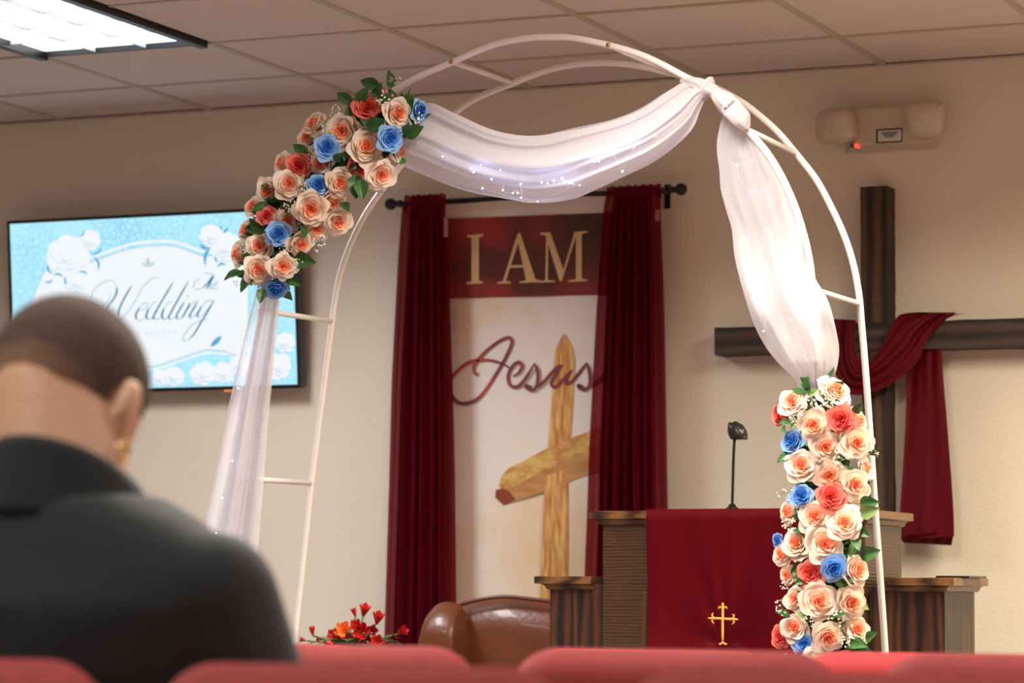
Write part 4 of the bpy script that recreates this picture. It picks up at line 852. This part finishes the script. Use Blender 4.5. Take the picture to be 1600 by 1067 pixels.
RA = [(640, 215, 120, 'coral', 0, .1, 0), (768, 240, 132, 'cream', .45, -.05, 0), (866, 228, 95, 'blue', .9, -.1, .02), (738, 345, 118, 'blue', .1, 0, -.02), (635, 382, 142, 'cream', 0, -.05, 0), (530, 315, 142, 'cream', -.25, 0, 0), (467, 383, 116, 'blue', 0, 0, -.03),
      (412, 282, 105, 'cream', -.7, .5, .03), (382, 345, 98, 'cream', -.6, .5, .05), (345, 465, 108, 'coral', -.1, 0, 0), (278, 452, 98, 'cream', -.9, .2, .04), (440, 452, 112, 'cream', -.3, -.1, .02), (600, 468, 108, 'coral', .1, -.5, .03), (700, 500, 120, 'cream', .35, -.3, .01),
      (785, 395, 110, 'cream', .9, -.1, .05), (882, 298, 60, 'cream', .9, -.3, .06), (305, 540, 122, 'cream', -.05, 0, -.01), (218, 568, 115, 'cream', -.4, -.3, .02), (428, 545, 104, 'blue', 0, .1, 0), (525, 535, 122, 'cream', .1, -.1, .01),
      (495, 615, 102, 'cream', .2, -.5, .03), (400, 645, 142, 'cream', -.15, -.1, -.03), (155, 638, 100, 'cream', -.8, .3, .05), (208, 675, 86, 'coral', -.1, .1, 0), (300, 695, 104, 'cream', -.1, -.1, .01), (258, 755, 108, 'blue', 0, 0, -.02),
      (515, 702, 112, 'cream', .3, -.4, .02), (425, 735, 94, 'cream', 0, -.3, .02), (355, 795, 110, 'cream', .3, -.4, 0), (122, 740, 92, 'cream', -.8, .3, .05), (180, 805, 114, 'cream', -.2, .0, .0), (92, 842, 108, 'cream', -.9, 0, .04),
      (175, 905, 118, 'cream', -.1, -.2, -.02), (280, 892, 112, 'cream', .1, 0, -.03), (250, 985, 118, 'blue', 0, -.7, .0)]
random.seed(11)
for x, y, d, c, dx, dy, dp in RA: rose(s1, *ca(x, y), d/2.736*1.10, c, dx, dy, dp, YFl)
for q in ((575, 195, 508, 150), (600, 190, 640, 128), (742, 130, 732, 55), (692, 125, 608, 97), (590, 200, 545, 262), (385, 420, 322, 368), (660, 300, 610, 262), (640, 300, 720, 275), (790, 320, 875, 300), (610, 520, 620, 605), (590, 500, 590, 600), (200, 625, 150, 655), (270, 655, 320, 640), (215, 735, 112, 725), (200, 745, 130, 690),
          (375, 770, 355, 710), (330, 860, 412, 875), (300, 930, 350, 972), (160, 930, 92, 1000), (108, 918, 22, 946), (195, 985, 180, 1048), (530, 620, 560, 655), (500, 440, 530, 410), (690, 160, 650, 150), (560, 400, 540, 440), (235, 870, 245, 830), (800, 430, 780, 455), (225, 560, 185, 545), (668, 165, 700, 110)):
    leaf(s1, *ca(q[0], q[1]), *ca(q[2], q[3]), YFl+random.uniform(-.02, .02), random.choice((0, 0, 0, 1)))
for x, y, r in ((720, 165, 42), (768, 100, 18), (738, 92, 14), (848, 262, 34), (500, 232, 30), (458, 288, 30), (375, 552, 30), (232, 535, 20), (300, 627, 32), (432, 795, 38), (108, 812, 26), (338, 888, 28), (282, 812, 24), (84, 960, 18), (412, 375, 16), (455, 268, 26)):
    sprig(s1, *ca(x, y), r/2.736, YFl-.03)
mb = MB()
for x, y in ((705, 140), (722, 147), (748, 162)): mb.ball(at(*ca(x, y), YFl-.03), .0042, 8, 6)
local(s1, tag(mb.build('berry', M['gyp_pink']), 'tiny coral pink buds'))
filler(s1, [ca(*q) for q in ((800, 250), (700, 300), (560, 400), (430, 520), (320, 640), (230, 780), (220, 930))], .085, YFl+.05, 900, 1)

s2 = thing('floral_swag', 'upright column of cream, coral and blue roses on the lower right of the arch', 'flowers', at(1290, 820, YA), group=None)
cb = lambda x, y: (1180+x/2.145, 570+y/2.145)
RB = [(265, 92, 112, 'cream', .5, .5, .02), (125, 125, 88, 'cream', -.3, .3, .01), (85, 165, 86, 'coral', -1, .1, .04), (195, 200, 98, 'cream', -.1, -.1, -.02), (288, 182, 104, 'coral', -.1, .1, -.02), (345, 190, 80, 'cream', .8, .2, .03), (125, 258, 88, 'blue', -.7, .2, .01),
      (236, 275, 98, 'cream', .1, -.1, 0), (340, 262, 110, 'cream', .2, .1, 0), (155, 340, 112, 'cream', -.2, .3, 0), (250, 370, 104, 'cream', -.1, -.1, -.01), (335, 402, 104, 'cream', .4, -.1, .01), (370, 345, 66, 'cream', 1, .1, .05), (155, 440, 88, 'blue', -.1, .1, -.01),
      (255, 442, 104, 'coral', 0, .2, -.03), (112, 495, 78, 'cream', -.9, .2, .05), (200, 508, 104, 'cream', 0, .2, -.01), (300, 530, 112, 'cream', 0, .1, -.03), (335, 485, 76, 'cream', .8, .3, .04), (140, 600, 100, 'cream', -.5, .4, .02), (75, 588, 50, 'blue', -1, .1, .06), (92, 635, 76, 'cream', -.9, -.1, .05),
      (235, 600, 120, 'cream', 0, .3, -.02), (185, 697, 92, 'coral', -.1, 0, -.01), (265, 682, 98, 'blue', .1, 0, -.04), (338, 690, 104, 'cream', .6, .1, .01), (110, 705, 68, 'cream', -.9, 0, .05), (135, 785, 78, 'cream', -.6, .2, .02), (215, 795, 116, 'cream', -.05, .1, -.02), (322, 795, 108, 'cream', .2, .1, 0),
      (132, 882, 88, 'cream', -.2, .2, 0), (85, 912, 76, 'coral', -.8, 0, .03), (165, 935, 80, 'blue', -.1, .2, 0), (243, 910, 104, 'cream', 0, -.1, -.03), (342, 890, 94, 'cream', .3, .5, .02), (210, 1010, 110, 'cream', 0, .1, -.02), (310, 1015, 105, 'coral', .3, .1, 0), (110, 1020, 90, 'cream', -.5, .1, .02)]
random.seed(21)
for x, y, d, c, dx, dy, dp in RB: rose(s2, *cb(x, y), d/2.145*1.08, c, dx, dy, dp, YFl)
for q in ((125, 300, 72, 325, 0), (330, 160, 355, 132, 0), (350, 465, 412, 460, 0), (350, 500, 412, 482, 2), (345, 545, 378, 575, 0), (330, 580, 350, 620, 0), (350, 640, 415, 622, 0), (330, 600, 320, 640, 0), (155, 660, 120, 700, 0), (165, 720, 130, 735, 0), (118, 845, 70, 825, 0), (370, 925, 405, 895, 0), (280, 900, 300, 860, 2),
          (310, 935, 375, 940, 0), (320, 950, 390, 965, 0), (120, 190, 80, 195, 0), (380, 300, 412, 280, 0), (290, 250, 300, 222, 2), (180, 100, 215, 88, 2), (120, 210, 140, 190, 2), (95, 205, 98, 228, 0), (370, 800, 378, 820, 2), (300, 755, 270, 730, 2), (200, 560, 170, 545, 0), (215, 335, 225, 320, 0), (150, 830, 160, 850, 2), (250, 720, 290, 735, 0), (250, 850, 300, 830, 0)):
    leaf(s2, *cb(q[0], q[1]), *cb(q[2], q[3]), YFl+random.uniform(-.02, .02), q[4])
for x, y, r in ((195, 110, 34), (250, 110, 30), (170, 150, 26), (395, 295, 18), (280, 320, 30), (225, 70, 28), (150, 120, 24), (100, 430, 26), (115, 540, 30), (270, 855, 32), (85, 815, 26), (180, 865, 24), (305, 915, 30), (105, 740, 22), (135, 180, 20), (370, 330, 16), (270, 100, 24)):
    sprig(s2, *cb(x, y), r/2.145, YFl-.035)
filler(s2, [cb(*q) for q in ((230, 100), (240, 300), (240, 500), (235, 700), (240, 900), (240, 1060))], .072, YFl+.05, 900, 2)

# ------------------------------------------------------------------ church chairs in the foreground
def chair_proto(name, label, cloth):
    t = thing(name, label, 'chair'); w2 = .262
    mb = MB(); n = 44
    def outline(u):                                     # u 0..1 over the top edge, soft shouldered
        x = -w2+2*w2*u; e = abs(x)/w2; return x, .92-.075*max(0, (e-.62)/.38)**2.4-.035*(max(0, (e-.93)/.07))**2
    def f(sg):
        def g(u, v):
            x, zt_ = outline(u); z = .47+(zt_-.47)*v; e = min(1, min(u, 1-u)*9)**.5*min(1, (1-v)*9)**.5*min(1, v*12+.2)**.5
            th = .034*e*(1+.12*math.sin(math.pi*u)); return (x, sg*th+.04*(z-.47)*-1, z)
        return g
    mb.grid(f(-1), n, 24); mb.grid(f(1), n, 24); mb.build('backrest', cloth, t)
    MB().box(-.25, .25, .02, .47, .40, .475).build('seat', cloth, t, bevel=.025)
    for sx in (-1, 1):
        MB().tube([(sx*.235, -.06, 0), (sx*.235, -.02, .40), (sx*.235, 0, .55)], .011, 8).build('leg', M['steel'], t)
        MB().tube([(sx*.235, .45, 0), (sx*.235, .43, .40)], .011, 8).build('leg', M['steel'], t)
        MB().tube([(sx*.235, -.03, .385), (sx*.235, .44, .385)], .010, 8).build('seat_rail', M['steel'], t)
    return t
def copy_tree(o, parent=None):
    c = o.copy(); sc.collection.objects.link(c); c.parent = parent
    for ch in [k for k in bpy.data.objects if k.parent == o]: copy_tree(ch, c)
    return c
RED_ME = {}
proto = chair_proto('church_chair', 'x', M['chair_cloth']); used = False
def row(Y, edges, labels, zs=1, group='rose-red church chairs'):
    global used
    for (a, b), lab in zip(edges, labels):
        wd = 1.04; hw = .2725; c = (px_x(236, 1030, Y)+px_x(931, 1030, Y))/2 if b == 900 else px_x(b, 1030, Y)-hw if b < 900 else px_x(a, 1030, Y)+hw
        o = proto if not used else copy_tree(proto); used = True
        
        if Y > 4.5:
            for ch in o.children:
                if ch.name.startswith(('backrest', 'seat')) and not ch.name.startswith('seat_rail'): ch.data = RED_ME.setdefault(ch.data.name, ch.data.copy()); ch.data.materials[0] = M['chair_red']
        o.location = (c, Y, 0); o.scale = (min(1.08, max(.9, wd)), 1, zs); o['label'] = lab; o['group'] = group
YA1, YB1, YC1 = 2.92, 3.98, 5.0
M['chair_red'] = mat('red_upholstery', (.42, .035, .04, 1), .95, bump=.3, bscale=350, var=.06, vscale=60)
row(YA1, [(-495, 205), (236, 900), (941, 1640)], ['dusty rose upholstered chair back in the nearest row, behind the person in black', 'dusty rose upholstered chair back in the nearest row, at the centre bottom edge', 'dusty rose upholstered chair back in the nearest row, at the right bottom edge'])
row(YB1, [(215, 776), (784, 1346), (1352, 1915)], ['dusty rose chair back in the second row, in front of the leather chair', 'dusty rose chair back in the second row, in front of the pulpit', 'dusty rose chair back in the second row, at the far right'])
row(YC1, [(165, 610), (805, 1250), (1230, 1690)], ['brighter red chair back just showing in the third row, below the red flowers', 'brighter red chair back just showing in the third row, below the rose column', 'chair back in the third row, at the far right below the pulpit wing'], .978)

# ------------------------------------------------------------------ seated person in a black jacket
def remeshed(name, mb, m, voxel, smooth_n=6, parent=None, cut=None):
    me = mb.mesh('tmp', m); o = obj('tmp', me); md = o.modifiers.new('r', 'REMESH'); md.mode = 'VOXEL'; md.voxel_size = voxel
    s = o.modifiers.new('s', 'SMOOTH'); s.iterations = smooth_n; s.factor = .6
    dg = bpy.context.evaluated_depsgraph_get(); dg.update(); ne = bpy.data.meshes.new_from_object(o.evaluated_get(dg)); bpy.data.objects.remove(o)
    ne.name = name; ne.polygons.foreach_set('use_smooth', [True]*len(ne.polygons))
    if not ne.materials: ne.materials.append(m)
    if cut:
        bm = bmesh.new(); bm.from_mesh(ne); bmesh.ops.delete(bm, geom=[v for v in bm.verts if cut(v.co)], context='VERTS'); bm.to_mesh(ne); bm.free()
    return obj(name, ne, parent)
def cap(mb, a, b, ra, rb, n=14, k=8):
    a, b = Vector(a), Vector(b); P = []; rs = []
    d = (b-a).normalized()
    for i in range(k+1):
        t = i/k; P.append(a.lerp(b, t)); rs.append(ra+(rb-ra)*t)
    mb.tube(P, rs, n); mb.ball(a, ra, n, 8); mb.ball(b, rb, n, 8)
YPn = 3.12; hc = at(108, 604, YPn+.05)
per = thing('person', 'person with short dark hair, hoop earring and black jacket, seen from behind with head bowed', 'person', (hc.x+.03, YPn, 0))
px0 = hc.x+.045; base = Vector((px0-.01, YPn, .04))
SK = mat('skin', (.78, .46, .30, 1), .5, bump=.1, bscale=60, var=.08, vscale=6)
HS = 1.17; HM = Matrix.Rotation(R(-34), 3, 'X')          # head bowed forwards (faces +Y)
def hp(x, y, z): return hc + HM @ (Vector((x, y, z))*HS)
mb = MB()
mb.ball(hc, (.078*HS, .098*HS, .092*HS), 24, 16, mt=HM); mb.ball(hp(0, .03, -.05), (.062*HS, .070*HS, .075*HS), 20, 14, mt=HM)      # skull, face and jaw
mb.ball(hp(0, .068, -.095), .028*HS, 12, 8); mb.ball(hp(0, .105, -.035), (.012, .016, .02), 10, 8, mt=HM); mb.ball(hp(0, .088, .002), (.05, .018, .012), 12, 8, mt=HM)
mb.ball(hp(0, .094, -.07), (.025, .012, .010), 10, 6, mt=HM)
for s_ in (-1, 1):
    mb.ball(hp(s_*.029, .090, -.018), .012, 10, 6)
    mb.ball(hp(s_*.088, -.006, -.030), (.011, .023, .035), 10, 8, mt=HM); mb.ball(hp(s_*.085, .000, -.058), .011, 8, 6)
neck_b = base+Vector((0, -.02, 1.03)); cap(mb, hp(0, -.018, -.035), neck_b, .082, .092); cap(mb, hp(0, -.045, -.03), base+Vector((0, -.05, 1.0)), .060, .085)
sh = {s_: base+Vector((s_*.19, -.01, .985)) for s_ in (-1, 1)}
cap(mb, base+Vector((0, 0, .95)), base+Vector((0, .02, .58)), .13, .14); cap(mb, sh[-1], sh[1], .05, .05)
for s_ in (-1, 1):
    el_ = sh[s_]+Vector((s_*.05, .05, -.27)); wr = el_+Vector((-s_*.11, .25, -.03)); cap(mb, sh[s_], el_, .048, .038); cap(mb, el_, wr, .037, .025)
    hip = base+Vector((s_*.10, .05, .52)); kn_ = hip+Vector((s_*.05, .44, .0)); an_ = kn_+Vector((0, .02, -.48)); cap(mb, hip, kn_, .085, .058); cap(mb, kn_, an_, .054, .034); cap(mb, an_+Vector((0, 0, -.03)), an_+Vector((0, .15, -.055)), .032, .024)
    pm = wr+Vector((-s_*.03, .055, -.005)); cap(mb, wr, pm, .024, .030)
    for fk in range(4):
        b0 = pm+Vector((-s_*(.02-.016*fk)*.9, .02, .012-.004*fk)); L_ = (.034, .040, .037, .029)[fk]
        b1 = b0+Vector((-s_*.008, L_, -.008)); b2 = b1+Vector((-s_*.006, L_*.6, -.02)); cap(mb, b0, b1, .0085, .008, 8, 3); cap(mb, b1, b2, .008, .0068, 8, 3)
    t0 = wr+Vector((-s_*.035, .02, .008)); t1 = t0+Vector((-s_*.022, .028, .006)); cap(mb, t0, t1, .010, .009, 8, 3); cap(mb, t1, t1+Vector((-s_*.006, .024, -.004)), .009, .008, 8, 3)
b = remeshed('body', mb, SK, .0065, 3, None); local(per, b)
# hair: short crop fading out above the nape and round the ears
def hair_mat():
    m = mat('cropped_hair', (.045, .030, .022, 1), .85, bump=.6, bscale=300); nt = m.node_tree; N = nt.nodes.new; L = nt.links.new; b = nt.nodes['Principled BSDF']
    tc = N('ShaderNodeTexCoord'); mp = N('ShaderNodeVectorMath'); mp.operation = 'DOT_PRODUCT'; ax = HM @ Vector((0, .35, 1)).normalized(); mp.inputs[1].default_value = ax; L(tc.outputs['Object'], mp.inputs[0])
    c0 = hc.dot(ax); mr = N('ShaderNodeMapRange'); mr.inputs['From Min'].default_value = c0-.105; mr.inputs['From Max'].default_value = c0-.05; L(mp.outputs['Value'], mr.inputs[0])
    n = N('ShaderNodeTexNoise'); n.inputs['Scale'].default_value = 90; L(tc.outputs['Object'], n.inputs['Vector'])
    a = N('ShaderNodeMath'); a.operation = 'MULTIPLY_ADD'; a.inputs[1].default_value = .5; L(n.outputs[0], a.inputs[0]); L(mr.outputs[0], a.inputs[2]); s2_ = N('ShaderNodeMath'); s2_.operation = 'SUBTRACT'; s2_.inputs[1].default_value = .25; s2_.use_clamp = True; L(a.outputs[0], s2_.inputs[0])
    mx = N('ShaderNodeMix'); mx.data_type = 'RGBA'; mx.inputs[6].default_value = (.55, .29, .17, 1); mx.inputs[7].default_value = (.095, .060, .043, 1); L(s2_.outputs[0], mx.inputs[0]); L(mx.outputs[2], b.inputs['Base Color']); return m
mb = MB(); mb.ball(hc, (.0835*HS, .1035*HS, .0975*HS), 48, 36, mt=HM); ax_ = HM @ Vector((0, .35, 1)).normalized()
me = mb.mesh('hair', hair_mat()); bm = bmesh.new(); bm.from_mesh(me)
HMi = HM.inverted()
def bald(v):
    q = (HMi @ (v-hc))/HS; fr = q.y > .045 and q.z < .045-.2*(q.y-.045); ear = abs(q.x) > .05 and q.y > -.016 and q.z < -.018
    return q.z < -.042+.25*max(0, q.y) or fr or ear
bmesh.ops.delete(bm, geom=[v for v in bm.verts if bald(v.co)], context='VERTS'); bm.to_mesh(me); bm.free(); local(per, obj('hair', me))
# jacket
JK = mat('black_wool', (.010, .0165, .0185, 1), .85, bump=.25, bscale=400, sheen=.12)
mb = MB()
def ell_stack(rows):
    n = 28; v = []
    for z, rx_, ry_, oy, ox in rows: v += [base+Vector((ox+rx_*math.copysign(abs(math.cos(a))**.8, math.cos(a)), oy+ry_*math.sin(a), z)) for a in [2*math.pi*k/n for k in range(n)]]
    f = [(i*n+k, i*n+(k+1) % n, (i+1)*n+(k+1) % n, (i+1)*n+k) for i in range(len(rows)-1) for k in range(n)]+[tuple(range(n))[::-1], tuple((len(rows)-1)*n+k for k in range(n))]
    mb.add(v, f)
ell_stack([(.44, .21, .17, .04, 0), (.55, .205, .165, .03, 0), (.70, .235, .165, .01, 0), (.85, .26, .16, -.01, 0), (.94, .265, .15, -.02, 0), (.985, .255, .13, -.02, 0), (1.015, .228, .12, -.02, 0), (1.045, .185, .11, -.02, 0), (1.075, .13, .10, -.02, -.005)])
for s_ in (-1, 1):
    a = sh[s_]+Vector((s_*.022, -.01, -.035)); el_ = a+Vector((s_*.095, .04, -.27)); wr = el_+Vector((-s_*.11, .22, -.03)); cap(mb, a, el_, .082, .068, 18); cap(mb, el_, wr, .056, .042, 16)
j = remeshed('jacket', mb, JK, .009, 10); local(per, j)
# turned-up collar
colp = [at(x, y, YPn-.075) for x, y in ((-40, 690), (10, 676), (70, 682), (125, 700), (170, 735), (205, 770))]
mb = MB(); cb_ = []
for k in range(33):
    a = math.pi*(-.15+1.3*k/32); cb_.append((a, base+Vector((.100*math.cos(a+math.pi), -.02-.106*math.sin(a), 1.045+.055*math.sin(a)))))
mb.grid(lambda u, v: cb_[int(round(u*32))][1]+Vector((-.018*math.cos(cb_[int(round(u*32))][0]+math.pi)*-v, 0, 0))+Vector((0, .012*(1-v), .045*(1-v)-.05*v))+Vector((math.cos(cb_[int(round(u*32))][0]+math.pi), -math.sin(cb_[int(round(u*32))][0]), 0))*(.006*v), 32, 8)
me = mb.mesh('collar', JK); o = obj('collar', me); sd = o.modifiers.new('t', 'SOLIDIFY'); sd.thickness = .006; local(per, o)
mb = MB()
for s_ in (-1, 1):
    hip = base+Vector((s_*.10, .05, .535)); kn_ = hip+Vector((s_*.05, .45, .0)); an_ = kn_+Vector((0, .02, -.40)); cap(mb, hip, kn_, .098, .072); cap(mb, kn_, an_, .07, .055)
local(per, remeshed('trousers', mb, JK, .012, 6))
mb = MB()
for s_ in (-1, 1):
    f0 = base+Vector((s_*.15, .51, .05)); cap(mb, f0, f0+Vector((0, .17, -.012)), .046, .037)
local(per, remeshed('shoes', mb, M['black'], .008, 4))
mb = MB(); ec = hp(.092, .000, -.081)+Vector((0, 0, -.008))
for k in range(2): mb.tube([ec+Vector((.002+.004*k, .0098*math.cos(a), .0125*math.sin(a))) for a in [2*math.pi*i/20 for i in range(21)]], .0016, 6, cap=False)
o = mb.build('hoop_earring', mat('gold', (.75, .5, .2, 1), .25, metal=1)); local(per, o); o['label'] = 'gold hoop earring'
